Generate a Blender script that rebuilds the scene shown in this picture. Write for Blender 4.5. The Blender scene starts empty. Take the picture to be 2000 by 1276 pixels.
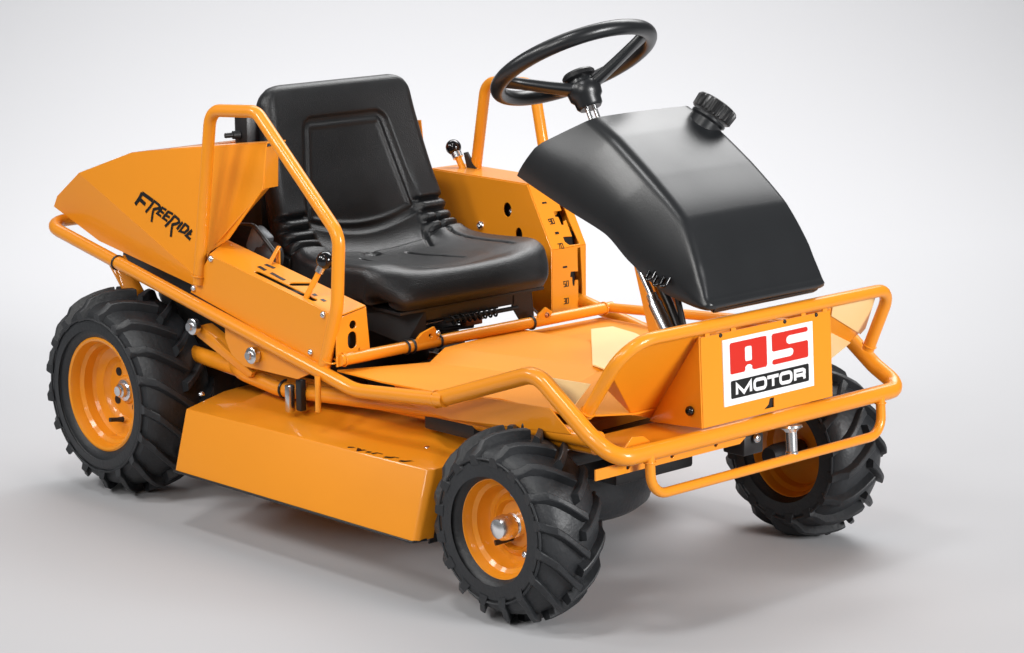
import bpy, bmesh, math, random
from mathutils import Vector, Matrix
import numpy as np
random.seed(7)
scn = bpy.context.scene
col = scn.collection
PI = math.pi

# ------------------------------------------------------------------ camera
CAM_POS = Vector((4.25821874, -3.31565681, 1.37792258))
YAW, PITCH, ROLL = math.radians(136.52770106), math.radians(11.54198193), math.radians(-0.38029197)
fw = Vector((math.cos(YAW) * math.cos(PITCH), math.sin(YAW) * math.cos(PITCH), -math.sin(PITCH)))
rt = fw.cross(Vector((0, 0, 1))).normalized()
up = rt.cross(fw)
cr, sr = math.cos(ROLL), math.sin(ROLL)
rt, up = cr * rt + sr * up, -sr * rt + cr * up
cam_data = bpy.data.cameras.new('camera')
cam = bpy.data.objects.new('camera', cam_data)
col.objects.link(cam)
M = Matrix((rt, up, -fw)).transposed().to_4x4()
M.translation = CAM_POS
cam.matrix_world = M
cam_data.sensor_width = 36.0
cam_data.lens = 5135.131 / 2000 * 36.0
cam_data.clip_start = 0.05
cam_data.clip_end = 200
scn.camera = cam

# ------------------------------------------------------------------ world, studio lamps, exposure
world = bpy.data.worlds.new('World')
scn.world = world
world.use_nodes = True
bg = world.node_tree.nodes['Background']
bg.inputs['Color'].default_value = (0.97, 0.985, 1.0, 1)
bg.inputs['Strength'].default_value = 0.13


def area(name, loc, target, sx, sy, power, color=(1, 1, 1), spread=180):
    d = bpy.data.lights.new(name, 'AREA')
    d.shape = 'RECTANGLE'
    d.size, d.size_y, d.energy, d.color = sx, sy, power, color
    d.spread = math.radians(spread)
    o = bpy.data.objects.new(name, d)
    col.objects.link(o)
    o.location = loc
    o.rotation_euler = (Vector(target) - Vector(loc)).to_track_quat('-Z', 'Y').to_euler()
    return o


area('key_softbox', (2.6, -4.6, 3.0), (0.7, 0, 0.4), 2.0, 1.6, 12, (1.0, 0.985, 0.96), 60)
area('side_softbox', (-0.15, -3.4, 3.0), (0.6, -0.2, 0.5), 0.85, 0.75, 11.3, (1.0, 0.99, 0.97), 80)
area('left_softbox', (-1.6, -2.6, 2.5), (1.0, -0.1, 0.6), 0.6, 0.9, 6, (1, 1, 1), 80)
area('overhead_softbox', (1.35, -1.7, 4.1), (0.8, -0.3, 0.5), 0.6, 0.55, 7, (1, 1, 1), 80)
area('front_softbox', (5.6, 0.3, 1.7), (1.2, 0, 0.45), 1.6, 1.3, 18, (1, 1, 1), 45)
area('top_softbox', (0.15, 2.5, 3.3), (0.9, 0.0, 0.5), 2.6, 2.0, 25, (1, 1, 1), 90)
area('backdrop_light', (-1.75, 2.25, 4.1), (-1.70, 2.20, 0.0), 4.8, 2.4, 162, (1, 1, 1), 108)
scn.view_settings.view_transform = 'Standard'
scn.view_settings.look = 'None'
scn.view_settings.exposure = 0.0
scn.view_settings.gamma = 1.0


# ------------------------------------------------------------------ materials
def mat(name, base, rough=0.4, metal=0.0, spec=0.5, coat=0.0, coat_rough=0.1, bump=0.0, bump_scale=200.0,
        vary=0.0, vary_scale=8.0, rough_vary=0.0, bump_dist=0.002):
    m = bpy.data.materials.new(name)
    m.use_nodes = True
    nt = m.node_tree
    b = nt.nodes['Principled BSDF']
    b.inputs['Base Color'].default_value = (*base, 1)
    b.inputs['Roughness'].default_value = rough
    b.inputs['Metallic'].default_value = metal
    b.inputs['Specular IOR Level'].default_value = spec
    b.inputs['Coat Weight'].default_value = coat
    b.inputs['Coat Roughness'].default_value = coat_rough
    tc = nt.nodes.new('ShaderNodeTexCoord')
    if bump > 0:
        n = nt.nodes.new('ShaderNodeTexNoise')
        n.inputs['Scale'].default_value = bump_scale
        n.inputs['Detail'].default_value = 4
        bp = nt.nodes.new('ShaderNodeBump')
        bp.inputs['Strength'].default_value = bump
        bp.inputs['Distance'].default_value = bump_dist
        nt.links.new(tc.outputs['Object'], n.inputs['Vector'])
        nt.links.new(n.outputs['Fac'], bp.inputs['Height'])
        nt.links.new(bp.outputs['Normal'], b.inputs['Normal'])
    if vary > 0:
        n2 = nt.nodes.new('ShaderNodeTexNoise')
        n2.inputs['Scale'].default_value = vary_scale
        n2.inputs['Detail'].default_value = 5
        mp = nt.nodes.new('ShaderNodeMapRange')
        mp.inputs['To Min'].default_value = 1 - vary
        mp.inputs['To Max'].default_value = 1 + vary
        mx = nt.nodes.new('ShaderNodeMix')
        mx.data_type = 'RGBA'
        mx.blend_type = 'MULTIPLY'
        mx.inputs['Factor'].default_value = 1
        mx.inputs['A'].default_value = (*base, 1)
        nt.links.new(tc.outputs['Object'], n2.inputs['Vector'])
        nt.links.new(n2.outputs['Fac'], mp.inputs['Value'])
        nt.links.new(mp.outputs['Result'], mx.inputs['B'])
        nt.links.new(mx.outputs['Result'], b.inputs['Base Color'])
        if rough_vary > 0:
            mr = nt.nodes.new('ShaderNodeMapRange')
            mr.inputs['To Min'].default_value = max(0.02, rough - rough_vary)
            mr.inputs['To Max'].default_value = rough + rough_vary
            nt.links.new(n2.outputs['Fac'], mr.inputs['Value'])
            nt.links.new(mr.outputs['Result'], b.inputs['Roughness'])
    return m


ORANGE = mat('orange_powder_coat', (0.80, 0.276, 0.011), 0.42, spec=0.3, coat=0.45, coat_rough=0.07,
             bump=0.05, bump_scale=160, vary=0.03, vary_scale=6, bump_dist=0.001)
FLOORPAINT = mat('orange_floor_paint', (0.80, 0.276, 0.011), 0.5, spec=0.22, bump=0.05, bump_scale=160, vary=0.03, vary_scale=6, bump_dist=0.001)
GLARE = mat('pale_glare', (0.92, 0.66, 0.30), 0.4, vary=0.02)  # lamp glare on the orange sheet metal, put into a pale base colour
VINYL = mat('black_seat_vinyl', (0.0085, 0.0092, 0.0105), 0.40, spec=0.5, bump=0.40, bump_scale=430, bump_dist=0.0018,
            vary=0.15, vary_scale=30, rough_vary=0.05)
TANK = mat('black_moulded_plastic', (0.013, 0.014, 0.0155), 0.31, spec=0.55, bump=0.04, bump_scale=300, vary=0.1,
           rough_vary=0.05)
RUBBER = mat('tyre_rubber', (0.017, 0.0185, 0.021), 0.50, spec=0.5, bump=0.5, bump_scale=120, vary=0.3, vary_scale=25,
             rough_vary=0.12)
BLACK = mat('black_plastic', (0.012, 0.012, 0.013), 0.35, spec=0.5, bump=0.1, bump_scale=200, vary=0.1)
GLOSS = mat('gloss_black_ball', (0.006, 0.006, 0.007), 0.08, spec=0.6)
DARK = mat('dark_steel', (0.02, 0.02, 0.021), 0.5, metal=0.2, vary=0.3, vary_scale=40, rough_vary=0.15)
CHROME = mat('chromed_steel', (0.93, 0.935, 0.94), 0.27, metal=1.0)
ZINC = mat('zinc_plated_steel', (0.72, 0.73, 0.75), 0.25, metal=1.0, vary=0.1, vary_scale=60)
GREYC = mat('grey_cast_housing', (0.13, 0.14, 0.15), 0.45, metal=0.3, vary=0.2, vary_scale=50)
RED = mat('red_print', (0.60, 0.022, 0.012), 0.35)
WHITE = mat('white_sign_face', (0.86, 0.86, 0.86), 0.35)
INK = mat('black_print', (0.006, 0.006, 0.006), 0.4)
HOLE = mat('hole_shade', (0.006, 0.005, 0.005), 0.7)  # near-black colour painting the shade inside holes and slots
BRASS = mat('copper_spring', (0.45, 0.17, 0.08), 0.4, metal=0.7)
STUDIO = mat('studio_paper', (0.472, 0.472, 0.484), 0.9, spec=0.1)


# ------------------------------------------------------------------ helpers
def link(name, me, m, parent=None, smooth=None):
    o = bpy.data.objects.new(name, me)
    col.objects.link(o)
    if m is not None and not me.materials:
        me.materials.append(m)
    if parent is not None:
        o.parent = parent
    if smooth is not None:
        shade(me, smooth)
    return o


def shade(me, angle):
    """smooth shading with sharp edges above the angle (degrees)"""
    for p in me.polygons:
        p.use_smooth = angle > 0
    if 0 < angle < 180:
        me.set_sharp_from_angle(angle=math.radians(angle))


def from_bm(name, bm, m, parent, smooth=35):
    me = bpy.data.meshes.new(name)
    bmesh.ops.recalc_face_normals(bm, faces=bm.faces)
    bm.to_mesh(me)
    bm.free()
    return link(name, me, m, parent, smooth)


def fillet(pts, rad, seg=7):
    pts = [Vector(p) for p in pts]
    if not isinstance(rad, (list, tuple)):
        rad = [rad] * len(pts)
    out = [pts[0]]
    for i in range(1, len(pts) - 1):
        a, b, c = pts[i - 1], pts[i], pts[i + 1]
        d1, d2 = (a - b), (c - b)
        l1, l2 = d1.length, d2.length
        d1.normalize(); d2.normalize()
        ang = d1.angle(d2)
        t = rad[i] / max(math.tan(ang / 2), 1e-4)
        t = min(t, l1 * 0.48, l2 * 0.48)
        if ang > PI - 0.02 or rad[i] <= 0:
            out.append(b); continue
        r = t * math.tan(ang / 2)
        ctr = b + (d1 + d2).normalized() * (r / math.sin(ang / 2))
        s, e = b + d1 * t - ctr, b + d2 * t - ctr
        tot = s.angle(e)
        ax = s.cross(e).normalized()
        for k in range(seg + 1):
            out.append(ctr + Matrix.Rotation(tot * k / seg, 3, ax) @ s)
    out.append(pts[-1])
    return out


def sweep(bm, path, r, n=14, caps=True, closed=False):
    path = [Vector(p) for p in path]
    N = len(path)
    rs = r if isinstance(r, (list, tuple)) else [r] * N
    rings = []
    prev = None
    for i in range(N):
        if closed:
            t = (path[(i + 1) % N] - path[i - 1]).normalized()
        elif i == 0:
            t = (path[1] - path[0]).normalized()
        elif i == N - 1:
            t = (path[-1] - path[-2]).normalized()
        else:
            t = ((path[i + 1] - path[i]).normalized() + (path[i] - path[i - 1]).normalized()).normalized()
        if prev is None:
            u = t.cross(Vector((0, 0, 1)))
            if u.length < 1e-3:
                u = t.cross(Vector((1, 0, 0)))
        else:
            u = prev - t * prev.dot(t)
        u.normalize()
        prev = u
        v = t.cross(u)
        rings.append([bm.verts.new(path[i] + (u * math.cos(2 * PI * k / n) + v * math.sin(2 * PI * k / n)) * rs[i]) for k in range(n)])
    for i in range(N if closed else N - 1):
        a, b = rings[i], rings[(i + 1) % N]
        for k in range(n):
            bm.faces.new((a[k], a[(k + 1) % n], b[(k + 1) % n], b[k]))
    if caps and not closed:
        bm.faces.new(rings[0]); bm.faces.new(rings[-1][::-1])


def tube(name, pts, r, m, parent, bend=0.04, n=14):
    bm = bmesh.new()
    sweep(bm, fillet(pts, bend), r, n)
    return from_bm(name, bm, m, parent, 50)


def basis(axis):
    z = Vector(axis).normalized()
    x = z.cross(Vector((0, 0, 1)))
    if x.length < 1e-3:
        x = Vector((1, 0, 0))
    x.normalize()
    return x, z.cross(x), z


def lathe(bm, prof, center, axis, n=32, cap=True):
    """prof: list of (distance along axis, radius)"""
    x, y, z = basis(axis)
    c = Vector(center)
    rings = []
    for (h, r) in prof:
        if r < 1e-5:
            rings.append([bm.verts.new(c + z * h)])
        else:
            rings.append([bm.verts.new(c + z * h + (x * math.cos(2 * PI * k / n) + y * math.sin(2 * PI * k / n)) * r) for k in range(n)])
    for a, b in zip(rings[:-1], rings[1:]):
        if len(a) == 1 and len(b) == 1:
            continue
        for k in range(n):
            k2 = (k + 1) % n
            if len(a) == 1:
                bm.faces.new((a[0], b[k2], b[k]))
            elif len(b) == 1:
                bm.faces.new((a[k], a[k2], b[0]))
            else:
                bm.faces.new((a[k], a[k2], b[k2], b[k]))
    if cap:
        for rg, rev in ((rings[0], False), (rings[-1], True)):
            if len(rg) > 2:
                bm.faces.new(rg[::-1] if rev else rg)


def turned(name, prof, center, axis, m, parent, n=32, smooth=35):
    bm = bmesh.new()
    lathe(bm, prof, center, axis, n)
    return from_bm(name, bm, m, parent, smooth)


def box_bm(bm, c, size, rot=None, bevel=0.0):
    s = Vector(size)
    mtx = Matrix.Translation(Vector(c)) @ (rot.to_4x4() if rot else Matrix()) @ Matrix.Diagonal((s.x, s.y, s.z, 1))
    g = bmesh.ops.create_cube(bm, size=1, matrix=mtx)
    if bevel > 0:
        es = list({e for v in g['verts'] for e in v.link_edges})
        bmesh.ops.bevel(bm, geom=es, offset=bevel, segments=2, profile=0.5, affect='EDGES')


def box(name, c, size, m, parent, rot=None, bevel=0.003):
    bm = bmesh.new()
    box_bm(bm, c, size, rot, bevel)
    return from_bm(name, bm, m, parent, 40)


def bar(name, a, b, w, h, m, parent, bevel=0.002, upv=(0, 0, 1)):
    a, b = Vector(a), Vector(b)
    x = (b - a).normalized()
    y = Vector(upv).cross(x).normalized()
    z = x.cross(y)
    return box(name, (a + b) / 2, ((b - a).length, w, h), m, parent, Matrix((x, y, z)).transposed(), bevel)


def plane_basis(pts):
    p = [Vector(q) for q in pts]
    n = Vector((0, 0, 0))
    for i in range(len(p)):
        n += p[i].cross(p[(i + 1) % len(p)])
    n.normalize()
    x = (p[1] - p[0]).normalized()
    x = (x - n * x.dot(n)).normalized()
    return p[0], x, n.cross(x), n


def plate(name, pts, t, m, parent, holes=(), bevel=0.0007, offset=0.0, frame=None):
    """sheet-metal plate of any planar outline with holes, thickness t centred on the outline's plane"""
    o, x, y, n = frame or plane_basis(pts)
    cu = bpy.data.curves.new(name, 'CURVE')
    cu.dimensions = '2D'
    cu.fill_mode = 'BOTH'
    cu.extrude = max(t / 2 - bevel, 0.0001)
    cu.bevel_depth = bevel
    cu.bevel_resolution = 1
    for loop in [pts] + list(holes):
        sp = cu.splines.new('POLY')
        sp.points.add(len(loop) - 1)
        for k, q in enumerate(loop):
            d = Vector(q) - o
            sp.points[k].co = (d.dot(x), d.dot(y), 0, 1)
        sp.use_cyclic_u = True
    tmp = bpy.data.objects.new('tmp', cu)
    col.objects.link(tmp)
    dg = bpy.context.evaluated_depsgraph_get()
    dg.update()
    me = bpy.data.meshes.new_from_object(tmp.evaluated_get(dg))
    me.name = name
    bpy.data.objects.remove(tmp)
    bpy.data.curves.remove(cu)
    R3 = Matrix((x, y, n)).transposed().to_4x4()
    R3.translation = o + n * offset
    me.transform(R3)
    me.materials.clear()
    return link(name, me, m, parent, 30)


def circle_pts(c, x, y, r, n=18, ry=None):
    c, x, y = Vector(c), Vector(x), Vector(y)
    ry = ry or r
    return [c + x * (r * math.cos(2 * PI * k / n)) + y * (ry * math.sin(2 * PI * k / n)) for k in range(n)]


def slot_pts(a, b, w, n, seg=5):
    """rounded slot outline from a to b in the plane of normal n"""
    a, b, n = Vector(a), Vector(b), Vector(n).normalized()
    d = (b - a).normalized()
    s = n.cross(d).normalized()
    out = []
    for k in range(seg + 1):
        t = PI / 2 + PI * k / seg
        out.append(a + (d * math.cos(t) + s * math.sin(t)) * w / 2)
    for k in range(seg + 1):
        t = -PI / 2 + PI * k / seg
        out.append(b + (d * math.cos(t) + s * math.sin(t)) * w / 2)
    return out


def strokes(bm, lines, w, n, h=0.0006, lift=0.0):
    """flat print: polylines of width w lying on the plane of normal n"""
    n = Vector(n).normalized()
    for q, ln in enumerate(lines):
        p = [Vector(a) + n * (lift + q * 0.00006) for a in ln]
        closed = (p[0] - p[-1]).length < 1e-4 and len(p) > 3
        if closed:
            p = p[:-1]
        N = len(p)
        L, Rr = [], []
        for i in range(N):
            d0 = (p[i] - p[i - 1]).normalized() if (i > 0 or closed) else (p[1] - p[0]).normalized()
            d1 = (p[(i + 1) % N] - p[i]).normalized() if (i < N - 1 or closed) else d0
            s0, s1 = n.cross(d0), n.cross(d1)
            s = (s0 + s1)
            s.normalize()
            k = 1 / max(0.55, s.dot(s0))
            L.append(p[i] + s * (w / 2 * k)); Rr.append(p[i] - s * (w / 2 * k))
        for i in range(N if closed else N - 1):
            j = (i + 1) % N
            q4 = [L[i], L[j], Rr[j], Rr[i]]
            lo = [bm.verts.new(v) for v in q4]
            hi = [bm.verts.new(v + n * h) for v in q4]
            bm.faces.new(hi); bm.faces.new(lo[::-1])
            for k in range(4):
                bm.faces.new((lo[k], lo[(k + 1) % 4], hi[(k + 1) % 4], hi[k]))


def bolt(c, axis, r, parent, m=None, name='bolt'):
    """button-head screw with hex recess"""
    prof = [(-0.002, r * 0.98), (0.0, r), (r * 0.25, r * 0.97), (r * 0.55, r * 0.75), (r * 0.68, r * 0.45), (r * 0.68, r * 0.40), (r * 0.3, r * 0.36), (r * 0.3, 0)]
    return turned(name, prof, c, axis, m or ZINC, parent, 14)


def mir(p):
    return (p[0], -p[1], p[2])


# ------------------------------------------------------------------ setting: seamless studio backdrop
def backdrop():
    f2 = Vector((fw.x, fw.y, 0)).normalized()
    s2 = Vector((f2.y, -f2.x, 0))
    base = Vector((0.6, 0, 0))
    prof = [(-9, 0.0)]
    for k in range(1, 25):
        prof.append((-9 + k * 0.5, 0.0))          # flat floor to 3 m past the mower
    Rr = 2.2
    for k in range(1, 25):
        a = PI / 2 * k / 24
        prof.append((3.0 + Rr * math.sin(a), Rr - Rr * math.cos(a)))
    prof.append((3.0 + Rr, 5.5))
    bm = bmesh.new()
    xs = [-8 + k * 0.5 for k in range(33)]
    rows = [[bm.verts.new(base + f2 * d + s2 * x + Vector((0, 0, z))) for x in xs] for d, z in prof]
    for a, b in zip(rows[:-1], rows[1:]):
        for k in range(len(xs) - 1):
            bm.faces.new((a[k], a[k + 1], b[k + 1], b[k]))
    o = from_bm('floor', bm, STUDIO, None, 180)
    o['kind'] = 'structure'
    o['label'] = 'seamless pale grey studio floor sweeping up behind the mower'


backdrop()

# ------------------------------------------------------------------ the mower
mower = bpy.data.objects.new('ride_on_mower', None)
col.objects.link(mower)
mower['label'] = 'orange ride-on mower with black seat, steering wheel and lugged tyres on pale studio floor'
mower['category'] = 'ride-on mower'


# ---- wheels
def make_tyre(R, W, rim_r, nl, lug_h, parent):
    """R outer radius over the lugs; axis is +Y in local space, outer face at -Y"""
    bm = bmesh.new()
    Rc = R - lug_h
    hw = W / 2
    half = [(0.0, Rc), (0.30 * hw, Rc - 0.002), (0.60 * hw, Rc - 0.007), (0.78 * hw, Rc - 0.014), (0.90 * hw, Rc - 0.024),
            (0.98 * hw, Rc - 0.042), (1.0 * hw, Rc - 0.06), (0.985 * hw, rim_r + (Rc - rim_r) * 0.42), (0.955 * hw, rim_r + 0.020), (0.93 * hw, rim_r + 0.0175),
            (0.915 * hw, rim_r + 0.012), (0.86 * hw, rim_r + 0.004), (0.80 * hw, rim_r - 0.001), (0.70 * hw, rim_r - 0.006)]
    prof = [(-y, r) for y, r in half[::-1]] + half[1:]
    lathe(bm, prof, (0, 0, 0), (0, 1, 0), 72, cap=False)

    def crown(y):
        a = abs(y)
        pts = half[:8]
        for (y0, r0), (y1, r1) in zip(pts[:6], pts[1:7]):
            if a <= y1 or y1 == hw:
                return r0 + (r1 - r0) * (a - y0) / max(y1 - y0, 1e-6)
        return pts[-1][1]
    # chevron lugs: alternate left and right bars
    for side in (-1, 1):
        for k in range(nl):
            ph0 = 2 * PI * (k + (0.5 if side > 0 else 0.0)) / nl
            st = 11
            wid = 0.0142 * (W / 0.13) ** 0.35
            secs = []
            for i in range(st):
                t = i / (st - 1)
                y = hw * (-0.07 + 1.07 * t)
                yy = side * y
                # the centre end trails: the bar rises towards the shoulder
                ph = ph0 + 0.40 * t ** 1.15 * (1.0 if W < 0.15 else 0.9)
                r0 = crown(abs(y)) - 0.003
                h = lug_h + 0.003 - 0.10 * lug_h * t
                out = 0.0
                if t > 0.80:                      # square-ended block standing off the shoulder
                    f = (t - 0.80) / 0.20
                    r0 = crown(min(abs(y), hw * 0.90)) - 0.004 - 0.012 * f
                    h = lug_h * 0.92 + 0.004 - 0.002 * f
                    out = 0.003 * f
                w2 = wid * (1.0 - 0.16 * math.sin(PI * min(t * 1.1, 1)))
                taper = 0.003
                tang = Vector((-math.sin(ph), 0, math.cos(ph)))
                rad = Vector((math.cos(ph), 0, math.sin(ph)))
                b = Vector((0, yy, 0)) + rad * r0
                tp = Vector((0, yy + side * out, 0)) + rad * (r0 + h)
                secs.append([b - tang * (w2 / 2 + taper), tp - tang * w2 / 2, tp - tang * (w2 / 2 - 0.002) + rad * 0.0016,
                             tp + tang * (w2 / 2 - 0.002) + rad * 0.0016, tp + tang * w2 / 2, b + tang * (w2 / 2 + taper)])
            vs = [[bm.verts.new(p) for p in s] for s in secs]
            for a, b in zip(vs[:-1], vs[1:]):
                for q in range(5):
                    bm.faces.new((a[q], a[q + 1], b[q + 1], b[q]))
            bm.faces.new(vs[0]); bm.faces.new(vs[-1][::-1])
    # moulded rings and raised marks on the sidewalls
    for s in (-1, 1):
        ring = [Vector((math.cos(2 * PI * k / 72) * (rim_r + (Rc - rim_r) * 0.52), s * (hw * 0.992), math.sin(2 * PI * k / 72) * (rim_r + (Rc - rim_r) * 0.52))) for k in range(72)]
        sweep(bm, ring, 0.0022, 6, closed=True)
        for k in range(22):
            if k % 11 in (3, 4, 9, 10):
                continue
            a = 2 * PI * k / 44 + (0.4 if s < 0 else 2.4)
            rr = rim_r + (Rc - rim_r) * 0.36
            c = Vector((math.cos(a) * rr, s * hw * 0.972, math.sin(a) * rr))
            rot = Matrix.Rotation(-a, 3, 'Y')
            box_bm(bm, c, (0.010, 0.0022, 0.0035 if k % 3 else 0.006), rot, 0)
    return from_bm('tyre', bm, RUBBER, parent, 24)


def make_wheel(R, W, rim_r, rim_w, nl, lug_h, disc, front):
    """a wheel about the origin; outer face towards -Y. disc = depth of the wheel disc behind the outer flange"""
    f = -rim_w / 2
    bm = bmesh.new()
    if not front:
        prof = [(f + 0.000, rim_r + 0.001), (f - 0.003, rim_r + 0.0005), (f - 0.0045, rim_r - 0.003), (f - 0.003, rim_r - 0.007), (f + 0.004, rim_r - 0.010),
                (f + 0.016, rim_r - 0.0125), (f + 0.022, rim_r - 0.019), (f + 0.040, rim_r - 0.021), (f + 0.046, rim_r - 0.026),
                (f + 0.049, rim_r - 0.036), (f + 0.050, rim_r - 0.046), (f + 0.056, rim_r - 0.050), (f + disc, rim_r - 0.056),
                (f + disc, 0.030), (f + disc - 0.004, 0.026), (f + disc - 0.004, 0)]
    else:
        prof = [(f + 0.000, rim_r + 0.001), (f - 0.003, rim_r + 0.0005), (f - 0.0045, rim_r - 0.003), (f - 0.003, rim_r - 0.007), (f + 0.004, rim_r - 0.010),
                (f + 0.012, rim_r - 0.013), (f + 0.017, rim_r - 0.020), (f + disc - 0.006, rim_r - 0.023), (f + disc, rim_r - 0.028),
                (f + disc + 0.001, rim_r - 0.036), (f + disc - 0.004, rim_r - 0.042), (f + disc - 0.006, rim_r - 0.048), (f + disc + 0.003, rim_r - 0.053),
                (f + disc + 0.004, 0.024), (f + disc + 0.004, 0)]
    # inner side of the rim: barrel, inner flange and back of the disc
    g = rim_w / 2
    inner = [(f + disc + 0.006, 0), (f + disc + 0.008, rim_r - 0.060), (f + disc + 0.012, rim_r - 0.030), (f + disc + 0.016, rim_r - 0.024), (g - 0.020, rim_r - 0.020),
             (g - 0.014, rim_r - 0.013), (g - 0.004, rim_r - 0.010), (g + 0.003, rim_r - 0.007), (g + 0.0045, rim_r - 0.003), (g + 0.003, rim_r + 0.0005), (g, rim_r + 0.001)]
    lathe(bm, prof, (0, 0, 0), (0, 1, 0), 64, cap=False)
    lathe(bm, inner, (0, 0, 0), (0, 1, 0), 64, cap=False)
    w = from_bm('wheel', bm, ORANGE, mower, 32)
    make_tyre(R, W, rim_r, nl, lug_h, w)
    y0 = f + disc
    if front:
        turned('washer', [(0.004, 0.0215), (-0.008, 0.0215), (-0.010, 0.0195), (-0.010, 0)], (0, y0, 0), (0, 1, 0), CHROME, w)
        turned('hub_cap', [(-0.006, 0.0165), (-0.012, 0.0170), (-0.015, 0.0215), (-0.026, 0.0225), (-0.036, 0.0210), (-0.043, 0.0165), (-0.046, 0.009), (-0.047, 0)], (0, y0, 0), (0, 1, 0), CHROME, w, 24)
        for a in (97, -52):
            a = math.radians(a)
            bolt((math.cos(a) * 0.0545, y0 - 0.0045, math.sin(a) * 0.0545), (0, -1, 0), 0.0075, w, ZINC)
        va = math.radians(-105)
        p0 = Vector((math.cos(va) * 0.030, y0 + 0.004, math.sin(va) * 0.030))
        p1 = p0 + Vector((-0.012, -0.030, -0.006))
        bm = bmesh.new(); sweep(bm, [p0, p0.lerp(p1, .5), p1], [0.0035, 0.0045, 0.005], 10)
        from_bm('valve', bm, BLACK, w, 40)
    else:
        turned('hub', [(0.0, 0.022), (-0.006, 0.022), (-0.007, 0.015), (-0.016, 0.0145), (-0.018, 0.010), (-0.022, 0.010), (-0.022, 0)], (0, y0 - 0.003, 0), (0, 1, 0), ZINC, w, 12, 20)
        for k in range(4):
            a = math.radians(38 + 90 * k)
            turned('stud_hole', [(-0.0008, 0), (-0.001, 0.0085), (0.004, 0.0085)], (math.cos(a) * 0.042, y0 - 0.0012, math.sin(a) * 0.042), (0, 1, 0), HOLE, w, 16)
        va = math.radians(-92)
        p0 = Vector((math.cos(va) * 0.060, f + 0.048, math.sin(va) * 0.060))
        p1 = p0 + Vector((-0.002, -0.030, 0.004))
        bm = bmesh.new(); sweep(bm, [p0, p0.lerp(p1, .4), p1], [0.006, 0.0045, 0.0045], 10)
        from_bm('valve', bm, DARK, w, 40)
    return w


def copy_tree(o, parent):
    c = o.copy(); col.objects.link(c); c.parent = parent
    for ch in list(o.children):
        d = ch.copy(); col.objects.link(d); d.parent = c
    return c


FX, RX = 1.1636, 0.0
fwheel = make_wheel(0.1675, 0.137, 0.0915, 0.090, 16, 0.0145, 0.040, True)
fwheel2 = copy_tree(fwheel, mower)
fwheel.location = (FX, -0.371, 0.1665)
fwheel2.location = (FX, 0.371, 0.1665)
fwheel2.rotation_euler = (PI, 0, 0.0)
fwheel2.scale = (1, 1, 1)
fwheel.rotation_euler = (0, math.radians(7), 0)
rwheel = make_wheel(0.2065, 0.166, 0.1145, 0.132, 17, 0.0165, 0.060, False)
rwheel2 = copy_tree(rwheel, mower)
rwheel.location = (RX, -0.3355, 0.2055)
rwheel2.location = (RX, 0.3355, 0.2055)
rwheel2.rotation_euler = (PI, 0, 0)

# ---- tubular frame
RT = 0.0130
side_path = [(-0.222, 0.0, 0.522), (-0.222, -0.375, 0.522), (0.750, -0.375, 0.330), (0.985, -0.372, 0.351)]
for s in (1, -1):
    pts = [(x, y * s, z) for x, y, z in side_path]
    tube('side_rail', pts, RT, ORANGE, mower, [0, 0.055, 0.16, 0])
bump = [(0.955, -0.366, 0.345), (1.205, -0.366, 0.432), (1.330, -0.366, 0.346), (1.392, -0.366, 0.318), (1.392, 0.366, 0.318), (1.330, 0.366, 0.350), (1.205, 0.366, 0.440), (0.955, 0.366, 0.345)]
tube('bumper_rail', bump, 0.0150, ORANGE, mower, [0, 0.055, 0.15, 0.062, 0.055, 0.10, 0.055, 0])
loop = [(1.295, -0.340, 0.372), (1.386, -0.338, 0.505), (1.386, 0.338, 0.504), (1.335, 0.340, 0.385)]
tube('front_loop', loop, 0.0114, ORANGE, mower, [0, 0.062, 0.040, 0])
low = [(1.398, -0.298, 0.318), (1.404, -0.298, 0.247), (1.404, 0.298, 0.247), (1.398, 0.298, 0.318)]
tube('lower_bumper', low, 0.0086, ORANGE, mower, [0, 0.045, 0.045, 0])
near_hoop = [(0.285, -0.368, 0.462), (0.338, -0.368, 0.797), (0.476, -0.368, 0.806), (0.704, -0.368, 0.604), (0.695, -0.368, 0.474), (0.655, -0.368, 0.358)]
tube('grab_hoop', near_hoop, 0.0120, ORANGE, mower, [0, 0.035, 0.035, 0.045, 0.08, 0])
far_hoop = [(0.270, 0.362, 0.590), (0.306, 0.362, 0.790), (0.447, 0.362, 0.797), (0.50, 0.362, 0.56), (0.495, 0.362, 0.50)]
tube('grab_hoop', far_hoop, 0.0118, ORANGE, mower, [0, 0.035, 0.035, 0.045, 0])
tube('cross_tube', [(0.690, -0.36, 0.374), (0.690, 0.34, 0.374)], 0.0110, ORANGE, mower, 0)
tube('far_frame_tube', [(0.665, 0.33, 0.372), (1.22, 0.345, 0.41)], 0.0095, ORANGE, mower, 0)
for y in (-0.30, 0.02):
    tube('frame_beam', [(-0.05, y * 0.9, 0.30), (0.40, y, 0.285), (1.28, y, 0.31)], 0.016, ORANGE, mower, 0.1)

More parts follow.
